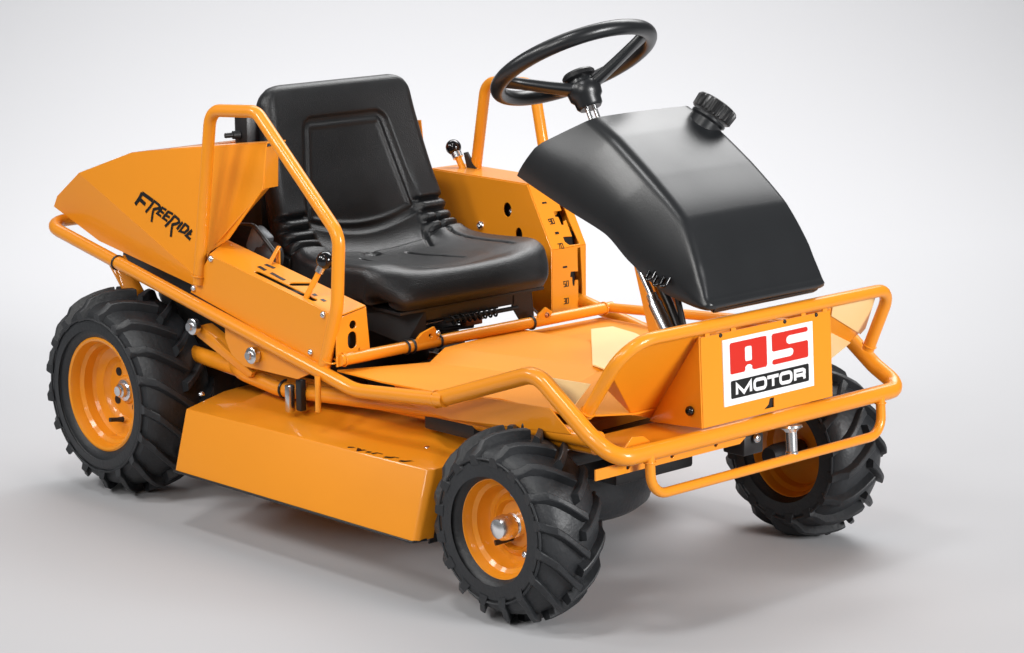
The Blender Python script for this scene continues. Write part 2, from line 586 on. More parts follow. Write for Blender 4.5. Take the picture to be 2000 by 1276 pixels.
# ---- hood over the engine
up_n = Vector((0.05669, -0.98980, 0.13073))
HA, HB = (-0.133, -0.345, 0.630), (0.249, -0.345, 0.468)
upper = [HA, (0.023, -0.329, 0.683), (0.077, -0.325, 0.692), (0.416, -0.300, 0.735), (0.4155, -0.311, 0.650), (0.332, -0.329, 0.550), (0.282, -0.336, 0.520), HB]
lower = [(-0.244, -0.334, 0.549), (-0.227, -0.336, 0.572), HA, HB, (0.235, -0.343, 0.450), (-0.086, -0.335, 0.497)]
for s in (1, -1):
    up_pts = upper if s > 0 else upper[:3] + [(0.150, -0.3195, 0.7005), (0.150, -0.3415, 0.510)]
    plate('hood_side', [(x, y * s, z) for x, y, z in up_pts], 0.003, ORANGE, mower)
    lo_pts = lower if s > 0 else lower[:3] + [(0.150, -0.345, 0.510), (0.150, -0.340, 0.461), lower[5]]
    plate('hood_side', [(x, y * s, z) for x, y, z in lo_pts], 0.003, ORANGE, mower)
bm = bmesh.new()
crest = [(0.140, 0.319, 0.7005), (0.077, 0.323, 0.6935), (0.023, 0.327, 0.6845), (-0.130, 0.343, 0.6305), (-0.228, 0.334, 0.572), (-0.245, 0.332, 0.549)]
vr = [[bm.verts.new((x, -y, z)), bm.verts.new((x, y, z))] for x, y, z in crest]
for a, b in zip(vr[:-1], vr[1:]):
    bm.faces.new((a[0], a[1], b[1], b[0]))
bmesh.ops.solidify(bm, geom=bm.faces[:], thickness=0.003)
from_bm('hood_top', bm, ORANGE, mower, 20)
plate('hood_rim', [(0.416, -0.2985, 0.7365), (0.1415, -0.319, 0.701), (0.1415, -0.270, 0.701), (0.416, -0.255, 0.7365)], 0.003, ORANGE, mower)
# folded inner edge of the opening
plate('hood_flange', [(0.4165, -0.302, 0.728), (0.4145, -0.309, 0.652), (0.398, -0.262, 0.650), (0.400, -0.262, 0.728)], 0.003, ORANGE, mower)
plate('hood_flange', [(0.4135, -0.311, 0.648), (0.333, -0.328, 0.551), (0.283, -0.334, 0.522), (0.290, -0.295, 0.545), (0.396, -0.262, 0.650)], 0.003, ORANGE, mower)
lettering = {
    'F': [[(0.0694, -0.3364, 0.6097), (0.1032, -0.336, 0.5981)], [(0.0694, -0.3364, 0.6097), (0.0606, -0.3387, 0.5962), (0.0507, -0.3406, 0.5858)], [(0.0643, -0.3384, 0.5965), (0.0815, -0.3385, 0.5889)]],
    'R': [[(0.1056, -0.3361, 0.596), (0.0959, -0.3382, 0.5847), (0.084, -0.3403, 0.5737)], [(0.1057, -0.3358, 0.5985), (0.1229, -0.3357, 0.5921), (0.1262, -0.3359, 0.5887), (0.1208, -0.3367, 0.5849), (0.1073, -0.3379, 0.5821)], [(0.1083, -0.3379, 0.5835), (0.1054, -0.3392, 0.5726), (0.1043, -0.3414, 0.557)]],
    'E': [[(0.1457, -0.3354, 0.5842), (0.1337, -0.3356, 0.5876), (0.119, -0.3381, 0.5754), (0.1313, -0.338, 0.5706)], [(0.1257, -0.3369, 0.5812), (0.1392, -0.3367, 0.5775)]],
    'E2': [[(0.1666, -0.335, 0.5785), (0.1517, -0.3353, 0.582), (0.1373, -0.338, 0.5684), (0.151, -0.3378, 0.5638)], [(0.1439, -0.3368, 0.5747), (0.1573, -0.3364, 0.5715)]],
    'R2': [[(0.1707, -0.3352, 0.5747), (0.1609, -0.337, 0.5653), (0.1457, -0.3396, 0.5526)], [(0.1705, -0.335, 0.5766), (0.1849, -0.335, 0.5702), (0.1868, -0.3355, 0.5657), (0.1815, -0.3362, 0.5624), (0.1668, -0.3376, 0.5585)], [(0.1678, -0.3376, 0.5600), (0.1657, -0.3389, 0.5491), (0.1652, -0.3408, 0.5347)]],
    'I': [[(0.1968, -0.3348, 0.5663), (0.1813, -0.3377, 0.5513)]],
    'D': [[(0.2043, -0.3348, 0.5634), (0.2141, -0.3348, 0.5594), (0.2147, -0.3354, 0.5544), (0.2048, -0.3369, 0.5469), (0.1896, -0.3376, 0.5485), (0.2043, -0.3348, 0.5634)]],
    'E3': [[(0.2261, -0.3348, 0.5538), (0.2104, -0.3373, 0.5419), (0.2232, -0.3373, 0.536)], [(0.2176, -0.3361, 0.5473), (0.2248, -0.3358, 0.5472)]]}
widths = {'F': 0.0078, 'R': 0.0056, 'E': 0.0052, 'E2': 0.0052, 'R2': 0.0056, 'I': 0.0055, 'D': 0.0055, 'E3': 0.0062}
bm = bmesh.new()
for k, ls in lettering.items():
    strokes(bm, ls, widths[k], up_n, 0.0005, 0.0018)
from_bm('hood_lettering', bm, INK, mower, 0)

box('engine_shroud', (0.085, -0.245, 0.472), (0.30, 0.10, 0.10), DARK, mower, Matrix.Rotation(0.19, 3, 'Y'), 0.006)
box('frame_plate', (0.16, -0.235, 0.39), (0.34, 0.02, 0.18), DARK, mower, None, 0.003)
# ---- engine and black parts seen through the hood opening
box('engine', (0.10, 0.0, 0.50), (0.36, 0.42, 0.30), DARK, mower, None, 0.02)
box('air_filter', (0.225, -0.115, 0.715), (0.045, 0.20, 0.125), BLACK, mower, None, 0.012)
turned('hose_fitting', [(0, 0.008), (0.014, 0.008), (0.015, 0.005), (0.03, 0.005)], (0.225, -0.215, 0.727), (-0.3, -1, 0.0), DARK, mower, 14)
box('fuel_pump', (0.335, -0.258, 0.535), (0.045, 0.03, 0.052), GREYC, mower, Matrix.Rotation(0.5, 3, 'Y'), 0.008)
turned('pulley', [(0, 0.0), (0, 0.030), (0.004, 0.034), (0.010, 0.026), (0.016, 0.034), (0.020, 0.030), (0.020, 0.012), (0.024, 0.0)], (0.365, -0.255, 0.505), (0.2, -1, 0.3), BLACK, mower, 24)
bolt((0.245, -0.262, 0.588), (0.4, -1, 0.2), 0.007, mower, ZINC)
box('belt_cover', (0.325, -0.20, 0.475), (0.10, 0.05, 0.08), BLACK, mower, Matrix.Rotation(0.2, 3, 'Y'), 0.01)
tube('cable', [(0.24, -0.27, 0.60), (0.29, -0.275, 0.565), (0.34, -0.275, 0.57), (0.40, -0.27, 0.52)], 0.0045, BLACK, mower, 0.02, 8)

# ---- near side console (operator's right)
c_n = Vector((0.17598, -0.13977, 0.97442))
CP = Vector((0.315, -0.365, 0.522))


def ontop(x, y):
    return (x, y, CP.z - ((x - CP.x) * c_n.x + (y - CP.y) * c_n.y) / c_n.z)


side = [(0.258, -0.366, 0.442), (0.322, -0.366, 0.5215), (0.690, -0.366, 0.4545), (0.690, -0.366, 0.43), (0.650, -0.366, 0.357)]
side_panel = plate('console_side', side, 0.003, ORANGE, mower)
top_out = [ontop(0.318, -0.3645), ontop(0.690, -0.3645), ontop(0.6875, -0.297), ontop(0.287, -0.298)]
n3 = c_n
mainslot = slot_pts(ontop(0.4433, -0.3500), ontop(0.6091, -0.3500), 0.0120, n3)
gate_a, gate_b = Vector(ontop(0.527, -0.3495)), Vector(ontop(0.548, -0.3135))
console_top = plate('console_top', top_out, 0.003, ORANGE, mower,
                    holes=[mainslot, slot_pts(ontop(0.5290, -0.3345), gate_b, 0.0170, n3)])
for ln in ([[ontop(0.4249, -0.3323), ontop(0.4474, -0.3342)], [ontop(0.4633, -0.3337), ontop(0.482, -0.3345)], [ontop(0.482, -0.3350), ontop(0.5057, -0.3359)], [ontop(0.4258, -0.317), ontop(0.4511, -0.3155)],
             [ontop(0.588, -0.335), ontop(0.598, -0.337)], [ontop(0.616, -0.339), ontop(0.628, -0.340)]]):
    bm = bmesh.new()
    strokes(bm, [ln], 0.0068, n3, 0.0004, 0.0017)
    from_bm('console_marking', bm, INK, console_top, 0)
# dark block added as painted shade under the slots
box('slot_shade', (0.505, -0.338, 0.4715), (0.26, 0.05, 0.022), HOLE, mower, Matrix.Rotation(math.radians(10.4), 3, 'Y'), 0)
fl = [(0.690, -0.366, 0.450), (0.678, -0.302, 0.461), (0.690, -0.285, 0.395), (0.694, -0.290, 0.372), (0.664, -0.366, 0.362), (0.688, -0.366, 0.42)]
fo, fx_, fy_, fn = plane_basis([(0.690, -0.366, 0.450), (0.690, -0.366, 0.36), (0.688, -0.290, 0.36), (0.684, -0.302, 0.461)])
pl = lambda y, z: (0.686, y, z)
plate('console_front', [pl(-0.3645, 0.449), pl(-0.3645, 0.362), pl(-0.285, 0.362), pl(-0.2945, 0.4615)], 0.003, ORANGE, mower,
      holes=[circle_pts(pl(-0.326, 0.434), (0, 1, 0), (0, 0, 1), 0.0085, 14), slot_pts(pl(-0.328, 0.400), pl(-0.328, 0.412), 0.022, (1, 0, 0)), slot_pts(pl(-0.312, 0.366), pl(-0.312, 0.388), 0.004, (1, 0, 0))])
box('console_shade', (0.655, -0.33, 0.40), (0.03, 0.05, 0.075), HOLE, mower, None, 0)  # dark block standing in for the shade behind the cut-outs
for p, ax in (((0.325, -0.3675, 0.515), (0, -1, 0.1)), ((0.268, -0.3675, 0.4505), (0, -1, 0.1)), ((0.655, -0.3675, 0.4535), (0, -1, 0.2)), ((0.617, -0.3675, 0.3785), (0, -1, 0))):
    bolt(p, ax, 0.0068, mower, ZINC)


def lever(base, topp, r, ball, m_rod, bend=None):
    b, t = Vector(base), Vector(topp)
    d = (t - b).normalized()
    bm = bmesh.new()
    path = [b, bend and Vector(bend) or b.lerp(t, 0.5), t]
    sweep(bm, path, r, 12)
    o = from_bm('control_lever', bm, m_rod, mower, 40)
    prof = []
    for k in range(17):
        a = PI * k / 16
        prof.append((ball * (1 - math.cos(a)) - ball, max(ball * math.sin(a), 0 if k in (0, 16) else 0.0005)))
    turned('knob', prof, t + d * ball * 0.8, d, GLOSS, o, 24, 180)
    turned('collar', [(-0.012, r * 1.3), (-0.012, r * 1.6), (0.0, r * 1.6), (0.002, r * 1.2)], t, d, ZINC, o, 16)
    return o


lever(ontop(0.589, -0.353), (0.612, -0.333, 0.532), 0.0056, 0.0165, ORANGE)
plate('lever_tab', [(0.427, -0.292, 0.490), (0.437, -0.292, 0.490), (0.438, -0.292, 0.535), (0.428, -0.292, 0.535)], 0.003, ORANGE, mower)
plate('lever_tab', [(0.424, -0.312, 0.508), (0.433, -0.312, 0.508), (0.438, -0.290, 0.542), (0.430, -0.290, 0.542)], 0.003, ORANGE, mower)

# ---- far side console with slotted front
cin = [(0.215, 0.29, 0.606), (0.502, 0.29, 0.603), (0.571, 0.29, 0.479), (0.571, 0.29, 0.335), (0.545, 0.29, 0.335), (0.43, 0.29, 0.40), (0.25, 0.29, 0.44)]
xz = ((1, 0, 0), (0, 0, 1))
plate('console_side', cin, 0.003, ORANGE, mower,
      holes=[circle_pts((0.445, 0.29, 0.547), *xz, 0.0125, 20, 0.0155), circle_pts((0.478, 0.29, 0.500), *xz, 0.0105, 20, 0.0150)])
plate('console_side', [(x, 0.385, z) for x, _, z in cin], 0.003, ORANGE, mower)
fr = lambda y, z: (0.571, y, z)
vslot_lo = [fr(0.3705, 0.476), fr(0.3605, 0.476), fr(0.3620, 0.428), fr(0.3420, 0.430), fr(0.3400, 0.4180), fr(0.3455, 0.4170), fr(0.3475, 0.400), fr(0.3535, 0.397), fr(0.3560, 0.410), fr(0.3625, 0.409),
            fr(0.3635, 0.368), fr(0.3665, 0.362), fr(0.3725, 0.362), fr(0.3755, 0.368), fr(0.3755, 0.400)]
plate('console_front', [fr(0.2915, 0.4785), fr(0.2915, 0.335), fr(0.3835, 0.335), fr(0.3835, 0.4785)], 0.003, ORANGE, mower, holes=[vslot_lo])
sl_n = Vector((0.87684, 0.0, 0.48069)).normalized()


def onslant(y, z):
    return (0.571 - (z - 0.4795) * 0.48069 / 0.87684, y, z)


vslot_up = [onslant(0.3685, 0.4815), onslant(0.3605, 0.4815), onslant(0.3545, 0.497), onslant(0.3535, 0.485), onslant(0.3330, 0.490), onslant(0.3350, 0.4860), onslant(0.3330, 0.4990), onslant(0.3540, 0.4995),
            onslant(0.3555, 0.534), onslant(0.3475, 0.534)]
vslot_up = [onslant(0.3695, 0.4815), onslant(0.3580, 0.4815), onslant(0.3400, 0.4825), onslant(0.3310, 0.4900), onslant(0.3310, 0.5000), onslant(0.3555, 0.4985),
            onslant(0.3555, 0.5280), onslant(0.3490, 0.5270), onslant(0.3465, 0.5200), onslant(0.3390, 0.5210), onslant(0.3380, 0.5360), onslant(0.3300, 0.5380), onslant(0.3300, 0.5480), onslant(0.3530, 0.5480), onslant(0.3530, 0.5720), onslant(0.3640, 0.5720), onslant(0.3655, 0.5200)]
plate('console_front', [onslant(0.2915, 0.4800), onslant(0.3835, 0.4800), onslant(0.3835, 0.6020), onslant(0.2915, 0.6020)], 0.003, ORANGE, mower, holes=[vslot_up])
plate('console_top', [(0.215, 0.2915, 0.6075), (0.503, 0.2915, 0.6045), (0.503, 0.3835, 0.6045), (0.215, 0.3835, 0.6075)], 0.003, ORANGE, mower)
plate('console_back', [(0.2165, 0.2915, 0.602), (0.2165, 0.3835, 0.602), (0.250, 0.3835, 0.44), (0.250, 0.2915, 0.44)], 0.003, ORANGE, mower)
box('console_shade', (0.545, 0.345, 0.43), (0.012, 0.06, 0.15), HOLE, mower, None, 0)  # dark blocks painting the shade inside the far console
box('console_shade', (0.505, 0.345, 0.53), (0.012, 0.06, 0.12), HOLE, mower, Matrix.Rotation(math.radians(-28.7), 3, 'Y'), 0)
box('console_shade', (0.46, 0.315, 0.525), (0.10, 0.012, 0.09), HOLE, mower, None, 0)
# cutting-height scale: tick marks and numerals beside the gate


def scale_mark(lines, w, n):
    bm = bmesh.new()
    strokes(bm, lines, w, n, 0.0004, 0.0017)
    return from_bm('scale_mark', bm, INK, mower, 0)


def digit(ch, o, ex, ey, w, h):
    seg = {'0': [[(0, 0), (1, 0), (1, 1), (0, 1), (0, 0)]], '3': [[(0, 1), (1, 1), (1, 0), (0, 0)], [(0.2, .5), (1, .5)]], '5': [[(1, 1), (0, 1), (0, .5), (1, .5), (1, 0), (0, 0)]],
           '9': [[(1, .5), (0, .5), (0, 1), (1, 1), (1, 0), (0, 0)]], '7': [[(0, 1), (1, 1), (0.4, 0)]], '1': [[(0.5, 0), (0.5, 1)]], '4': [[(0, 1), (0, .4), (1, .4)], [(.8, 1), (.8, 0)]],
           '6': [[(1, 1), (0, 1), (0, 0), (1, 0), (1, .5), (0, .5)]], '8': [[(0, 0), (1, 0), (1, 1), (0, 1), (0, 0)], [(0, .5), (1, .5)]]}[ch]
    o, ex, ey = Vector(o), Vector(ex), Vector(ey)
    return [[o + ex * (a * w) + ey * (b * h) for a, b in s] for s in seg]


EY = Vector((0, 1, 0))
EZ = Vector((0, 0, 1))
ES = Vector((-0.48069, 0, 0.87684)).normalized()
for txt, z in (('30', 0.371), ('50', 0.406)):
    for k, ch in enumerate(txt):
        scale_mark(digit(ch, (0.571, 0.322 + k * 0.0078, z - 0.005), EY, EZ, 0.0052, 0.0105), 0.0018, (1, 0, 0))
scale_mark([[(0.571, 0.320, 0.441), (0.571, 0.3315, 0.441)]], 0.0038, (1, 0, 0))
for txt, z in (('70', 0.472 + 0.012), ('90', 0.531)):
    for k, ch in enumerate(txt):
        scale_mark(digit(ch, onslant(0.3095 + k * 0.0078, z - 0.005), EY, ES, 0.0052, 0.0105), 0.0018, sl_n)
scale_mark([[onslant(0.3140, 0.508), onslant(0.3240, 0.508)]], 0.005, sl_n)
scale_mark([[onslant(0.3090, 0.566), onslant(0.3210, 0.566)]], 0.0036, sl_n)
bolt((0.449, 0.298, 0.543), (0, -1, 0.2), 0.007, mower, ZINC)
bolt((0.366, 0.2885, 0.506), (0, -1, 0.1), 0.0095, mower, ZINC)
lever((0.262, 0.340, 0.600), (0.236, 0.340, 0.638), 0.0070, 0.0165, ORANGE)
plate('lever_gate', [(0.262, 0.352, 0.600), (0.290, 0.352, 0.600), (0.258, 0.352, 0.640), (0.250, 0.352, 0.638)], 0.006, DARK, mower)

# ---- seat: one moulded shell with backrest and cushion
def make_seat():
    # centre profile of the sitting surface (x, z), from the top of the back to the front lip
    ctrl = [(0.262, 0.826), (0.276, 0.795), (0.290, 0.745), (0.312, 0.665), (0.334, 0.590), (0.347, 0.550), (0.366, 0.520), (0.400, 0.502), (0.450, 0.497), (0.520, 0.499), (0.590, 0.503), (0.635, 0.497), (0.662, 0.478), (0.672, 0.452), (0.664, 0.434)]
    P = [Vector((x, 0, z)) for x, z in ctrl]
    # Catmull-Rom resample
    dense = []
    for i in range(len(P) - 1):
        p0, p1, p2, p3 = P[max(i - 1, 0)], P[i], P[i + 1], P[min(i + 2, len(P) - 1)]
        for k in range(24):
            t = k / 24
            dense.append(0.5 * ((2 * p1) + (-p0 + p2) * t + (2 * p0 - 5 * p1 + 4 * p2 - p3) * t * t + (-p0 + 3 * p1 - 3 * p2 + p3) * t ** 3))
    dense.append(P[-1])
    L = [0]
    for a, b in zip(dense[:-1], dense[1:]):
        L.append(L[-1] + (b - a).length)
    tot = L[-1]
    NS = 260
    pts = []
    j = 0
    for i in range(NS + 1):
        s = tot * i / NS
        while j < len(L) - 2 and L[j + 1] < s:
            j += 1
        t = (s - L[j]) / max(L[j + 1] - L[j], 1e-9)
        pts.append(dense[j].lerp(dense[j + 1], t))
    arc = [tot * i / NS for i in range(NS + 1)]

    def s_of(x, z):
        return arc[min(range(NS + 1), key=lambda k: (pts[k].x - x) ** 2 + (pts[k].z - z) ** 2)]
    s_top_panel, s_bot_panel = s_of(0.287, 0.754), s_of(0.350, 0.545)
    s_joint = s_of(0.352, 0.540)
    s_front = s_of(0.655, 0.487)

    def smooth(a, b, x):
        t = min(max((x - a) / (b - a), 0), 1)
        return t * t * (3 - 2 * t)

    def halfw(s):
        w = 0.187 + (0.214 - 0.187) * smooth(0, s_joint, s)
        w += 0.012 * smooth(s_joint, s_joint + 0.12, s)
        rc = 0.045
        if s < rc:
            w -= rc - math.sqrt(max(rc * rc - (rc - s) ** 2, 0))
        w -= 0.030 * smooth(tot - 0.085, tot, s) ** 1.3
        return w

    def seg_d(s, y, a, b):
        # distance to segment in (s, y)
        ax, ay = a; bx, by = b
        dx, dy = bx - ax, by - ay
        t = max(0, min(1, ((s - ax) * dx + (y - ay) * dy) / (dx * dx + dy * dy)))
        return math.hypot(s - ax - t * dx, y - ay - t * dy)
    grooves = [((s_of(0.430, 0.497), -0.085), (s_of(0.632, 0.497), -0.077)),
               ((s_of(0.425, 0.497), 0.040), (s_of(0.500, 0.497), 0.058)), ((s_of(0.500, 0.497), 0.058), (s_of(0.560, 0.499), 0.062)),
               ((s_of(0.350, 0.545), 0.170), (s_of(0.40, 0.502), 0.168)), ((s_of(0.40, 0.502), 0.168), (s_of(0.598, 0.503), 0.158)),
               ((s_of(0.37, 0.518), 0.130), (s_of(0.425, 0.497), 0.100))]

    def disp(s, y, hw):
        n = 0.0
        ay = abs(y)
        # backrest: recessed inner panel, trapezoid with rounded top and curved lower edge
        if s < s_joint + 0.05:
            f = (s - s_top_panel) / (s_bot_panel - s_top_panel)
            f = min(max(f, 0), 1)
            pw = 0.103 + (0.150 - 0.103) * f
            low = s_bot_panel + 0.012 - 0.028 * (ay / 0.15) ** 2
            dx = pw - ay
            ds = min(s - s_top_panel, low - s)
            rc = 0.022
            if dx < rc and (s - s_top_panel) < rc and ds == s - s_top_panel:
                d = rc - math.hypot(rc - dx, rc - (s - s_top_panel))
            else:
                d = min(dx, ds)
            n -= 0.0085 * smooth(-0.004, 0.010, d)
            n += 0.0035 * math.exp(-((d - 0.017) / 0.005) ** 2)
            n -= 0.0030 * math.exp(-((d - 0.001) / 0.0035) ** 2)
            # gentle hollow
            n -= 0.006 * (1 - (y / hw) ** 2) * smooth(0.0, 0.1, s)
        # cushion: dish and raised bolsters
        c = smooth(s_joint - 0.02, s_joint + 0.05, s) * (1 - smooth(s_front - 0.05, s_front + 0.005, s))
        n += c * (0.014 * smooth(0.10, 0.185, ay) - 0.012 * (1 - smooth(0.0, 0.16, ay)))
        n += 0.006 * math.exp(-((s - (s_front - 0.012)) / 0.02) ** 2)
        for a, b in grooves:
            d = seg_d(s, y, a, b)
            n -= 0.0055 * math.exp(-(d / 0.0034) ** 2)
        # thumb recess
        d = math.hypot((s - s_of(0.397, 0.502)) / 0.011, (y + 0.03) / 0.019)
        n -= 0.007 * math.exp(-d ** 4)
        # bellows pleats at both sides of the joint
        pm = smooth(0.130, 0.152, ay)
        if pm > 0:
            n += pm * 0.014 * math.exp(-((s - s_joint) / 0.06) ** 2)
            for k in range(4):
                d = s - (s_joint - 0.036 + k * 0.0250)
                n -= pm * 0.0135 * math.exp(-(d / 0.0050) ** 2)
        return n
    bm = bmesh.new()
    NV = 150
    R = 0.020
    rows = []
    for i in range(NS + 1):
        s = arc[i]
        p = pts[i]
        t = (pts[min(i + 1, NS)] - pts[max(i - 1, 0)]).normalized()
        nrm = Vector((-t.z, 0, t.x))       # candidate normal
        if nrm.dot(Vector((0.75, 0, 0.65))) < 0:
            nrm = -nrm
        hw = max(halfw(s), 0.03)
        T = 0.048 + 0.012 * smooth(s_joint, s_joint + 0.1, s) - 0.021 * smooth(s_front - 0.03, s_front + 0.015, s)
        endr = 0.020
        sink = 0.0
        if s < endr:
            sink = endr - math.sqrt(max(endr ** 2 - (endr - s) ** 2, 0))
        row = []
        for k in range(NV + 1):
            v = -1 + 2 * k / NV
            y = v * (hw - R)
            row.append(p + Vector((0, y, 0)) + nrm * (disp(s, y, hw) - sink))
        # corner arcs to the side wall, then the back
        edge = []
        dR = disp(s, hw - R, hw)
        for k in range(1, 8):
            a = PI / 2 * k / 7
            y = (hw - R) + R * math.sin(a)
            h = disp(s, hw - R * (1 - math.sin(a)) * 0.5 - 0.004, hw) if k < 7 else dR
            edge.append((y, dR + (disp(s, hw - 0.02, hw) - dR) - (R - R * math.cos(a)) - sink))
        # a pleat also bites into the side wall
        hb = -T + sink * 0.5
        right = [p + Vector((0, y, 0)) + nrm * h for y, h in edge]
        left = [p + Vector((0, -y, 0)) + nrm * h for y, h in edge]
        bw = hw - 0.016
        backr = [p + Vector((0, hw - 0.002, 0)) + nrm * (hb + 0.012), p + Vector((0, hw - 0.007, 0)) + nrm * (hb + 0.003), p + Vector((0, bw, 0)) + nrm * hb]
        backl = [p + Vector((0, -bw, 0)) + nrm * hb, p + Vector((0, -(hw - 0.007), 0)) + nrm * (hb + 0.003), p + Vector((0, -(hw - 0.002), 0)) + nrm * (hb + 0.012)]
        ring = row + right + backr + backl + left[::-1]
        fz = smooth(s_front - 0.10, s_front + 0.01, s)
        if fz > 0:                                   # rounded front corners in plan
            for q in ring:
                k_ = max(0.0, (abs(q.y) - (0.226 - 0.075)) / 0.075)
                q.x -= 0.030 * k_ ** 2.2 * fz
        rows.append([bm.verts.new(q) for q in ring])
    for a, b in zip(rows[:-1], rows[1:]):
        m_ = len(a)
        for k in range(m_):
            bm.faces.new((a[k], a[(k + 1) % m_], b[(k + 1) % m_], b[k]))
    bm.faces.new(rows[0]); bm.faces.new(rows[-1][::-1])
    return from_bm('seat', bm, VINYL, mower, 75)


seat = make_seat()
# metal seat pan and brackets below
plate('seat_pan', [(0.40, -0.185, 0.436), (0.655, -0.185, 0.428), (0.655, 0.185, 0.428), (0.40, 0.185, 0.436)], 0.006, DARK, mower)
plate('seat_bracket', [(0.545, -0.205, 0.432), (0.60, -0.205, 0.432), (0.655, -0.120, 0.432), (0.655, -0.120, 0.405), (0.640, -0.135, 0.352), (0.545, -0.205, 0.385)][::1], 0.004, BLACK, mower,
      frame=None) if False else None
bm = bmesh.new()
q = [(0.52, -0.235, 0.440), (0.652, -0.118, 0.428), (0.652, -0.118, 0.365), (0.63, -0.150, 0.362), (0.52, -0.235, 0.415)]
vs = [bm.verts.new(p) for p in q]
bm.faces.new(vs)
bmesh.ops.solidify(bm, geom=bm.faces[:], thickness=0.004)
from_bm('seat_bracket', bm, BLACK, mower, 0)
plate('seat_bracket', [(0.640, 0.115, 0.428), (0.640, 0.165, 0.428), (0.640, 0.172, 0.372), (0.640, 0.135, 0.370), (0.640, 0.115, 0.398)], 0.004, BLACK, mower)
plate('seat_bracket', [(0.64, -0.118, 0.428), (0.64, 0.118, 0.428), (0.64, 0.118, 0.404), (0.64, -0.118, 0.404)], 0.004, BLACK, mower)
box('gearbox', (0.42, -0.13, 0.35), (0.26, 0.24, 0.12), DARK, mower, None, 0.02)
box('battery', (0.46, 0.0, 0.375), (0.20, 0.10, 0.08), BLACK, mower, None, 0.006)
bm = bmesh.new()
for k in range(9):
    ring = [Vector((0.652, -0.055 + k * 0.0135, 0.398)) + Vector((0, 0, 1)) * (0.008 * math.cos(2 * PI * a / 10)) + Vector((1, 0, 0)) * (0.008 * math.sin(2 * PI * a / 10)) + Vector((0, 0.013 * a / 10, 0)) for a in range(11)]
    sweep(bm, ring, 0.0021, 6)
from_bm('seat_spring', bm, DARK, mower, 60)
tube('seat_spring_rod', [(0.650, -0.07, 0.398), (0.650, 0.12, 0.398)], 0.0045, DARK, mower, 0, 8)
tube('linkage_rod', [(0.60, -0.115, 0.385), (0.61, 0.03, 0.392), (0.60, 0.075, 0.378)], 0.004, ZINC, mower, 0.02, 8)
box('relay', (0.635, 0.012, 0.388), (0.02, 0.042, 0.020), BRASS, mower, None, 0.002)
tube('hose', [(0.62, -0.12, 0.392), (0.63, -0.06, 0.378), (0.63, 0.02, 0.374)], 0.005, BLACK, mower, 0.03, 8)
tube('cable', [(0.62, 0.165, 0.40), (0.60, 0.20, 0.385), (0.58, 0.24, 0.362)], 0.0022, BLACK, mower, 0.02, 8)
# hinge tabs on the cross tube with bolts
plate('hinge_tab', [(0.697, -0.178, 0.372), (0.697, -0.146, 0.372), (0.697, -0.128, 0.386), (0.697, -0.140, 0.404), (0.697, -0.170, 0.396), (0.697, -0.180, 0.388)], 0.006, ORANGE, mower,
      holes=[circle_pts((0.697, -0.1495, 0.389), (0, 1, 0), (0, 0, 1), 0.0055, 12)])
plate('hinge_tab', [(0.697, 0.128, 0.372), (0.697, 0.155, 0.372), (0.697, 0.165, 0.390), (0.697, 0.150, 0.400), (0.697, 0.130, 0.388)], 0.006, ORANGE, mower)
bolt((0.700, -0.132, 0.392), (1, 0, 0.2), 0.0055, mower, ZINC)
bolt((0.701, 0.150, 0.386), (1, 0, 0.2), 0.0055, mower, BRASS)
for y in (-0.203, -0.188, -0.122, 0.118):
    ring = [Vector((0.690 + 0.0122 * math.cos(2 * PI * k / 20), y, 0.374 + 0.0122 * math.sin(2 * PI * k / 20))) for k in range(20)]
    bm = bmesh.new(); sweep(bm, ring, 0.0026, 6, closed=True)
    from_bm('cable_tie', bm, BLACK, mower, 60)
for x in (0.03, ):
    a = (x + 0.222) / 0.972
    c = Vector((x, -0.375, 0.522 - 0.193 * a))
    ring = [c + Vector((0.21, 0, 0.976)) * 0.0138 * math.cos(2 * PI * k / 20) + Vector((0, 1, 0)) * 0.0138 * math.sin(2 * PI * k / 20) for k in range(20)]
    bm = bmesh.new(); sweep(bm, ring, 0.0022, 6, closed=True)
    from_bm('cable_tie', bm, BLACK, mower, 60)

# ---- steering wheel and column
SC = Vector((0.926, 0, 0.898))
st = math.radians(30.1)
SN = Vector((-math.sin(st), 0.024, math.cos(st))).normalized()
SX = Vector((0, 1, 0)).cross(SN).normalized()
SY = SN.cross(SX)
ring = [SC + (SX * math.cos(2 * PI * k / 96) + SY * math.sin(2 * PI * k / 96)) * 0.144 for k in range(96)]
bm = bmesh.new()
sweep(bm, ring, 0.0140, 18, closed=True)
swheel = from_bm('steering_wheel', bm, TANK, mower, 180)
HUB = SC - SN * 0.053
for ang in (-114, 37, 152):
    # spokes: measured around the column
    a = math.radians(ang)
    d = SX * math.cos(a) + SY * math.sin(a)
    t = SN.cross(d)
    bm = bmesh.new()
    secs = []
    for k in range(9):
        u = k / 8
        c = HUB + d * (0.018 + 0.122 * u) + SN * (0.004 + 0.049 * u ** 1.05)
        w = 0.0165 - 0.0025 * math.sin(PI * u) + 0.004 * max(0, u - 0.8) * 5
        h = 0.0100 - 0.0020 * u
        sec = []
        for q in range(16):
            b = 2 * PI * q / 16
            cx_, sx_ = math.cos(b), math.sin(b)
            sec.append(c + t * (w * math.copysign(abs(cx_) ** 0.6, cx_)) + SN * (h * math.copysign(abs(sx_) ** 0.6, sx_)))
        secs.append([bm.verts.new(p) for p in sec])
    for p, q in zip(secs[:-1], secs[1:]):
        for k in range(16):
            bm.faces.new((p[k], p[(k + 1) % 16], q[(k + 1) % 16], q[k]))
    bm.faces.new(secs[0]); bm.faces.new(secs[-1][::-1])
    from_bm('spoke', bm, TANK, swheel, 40)
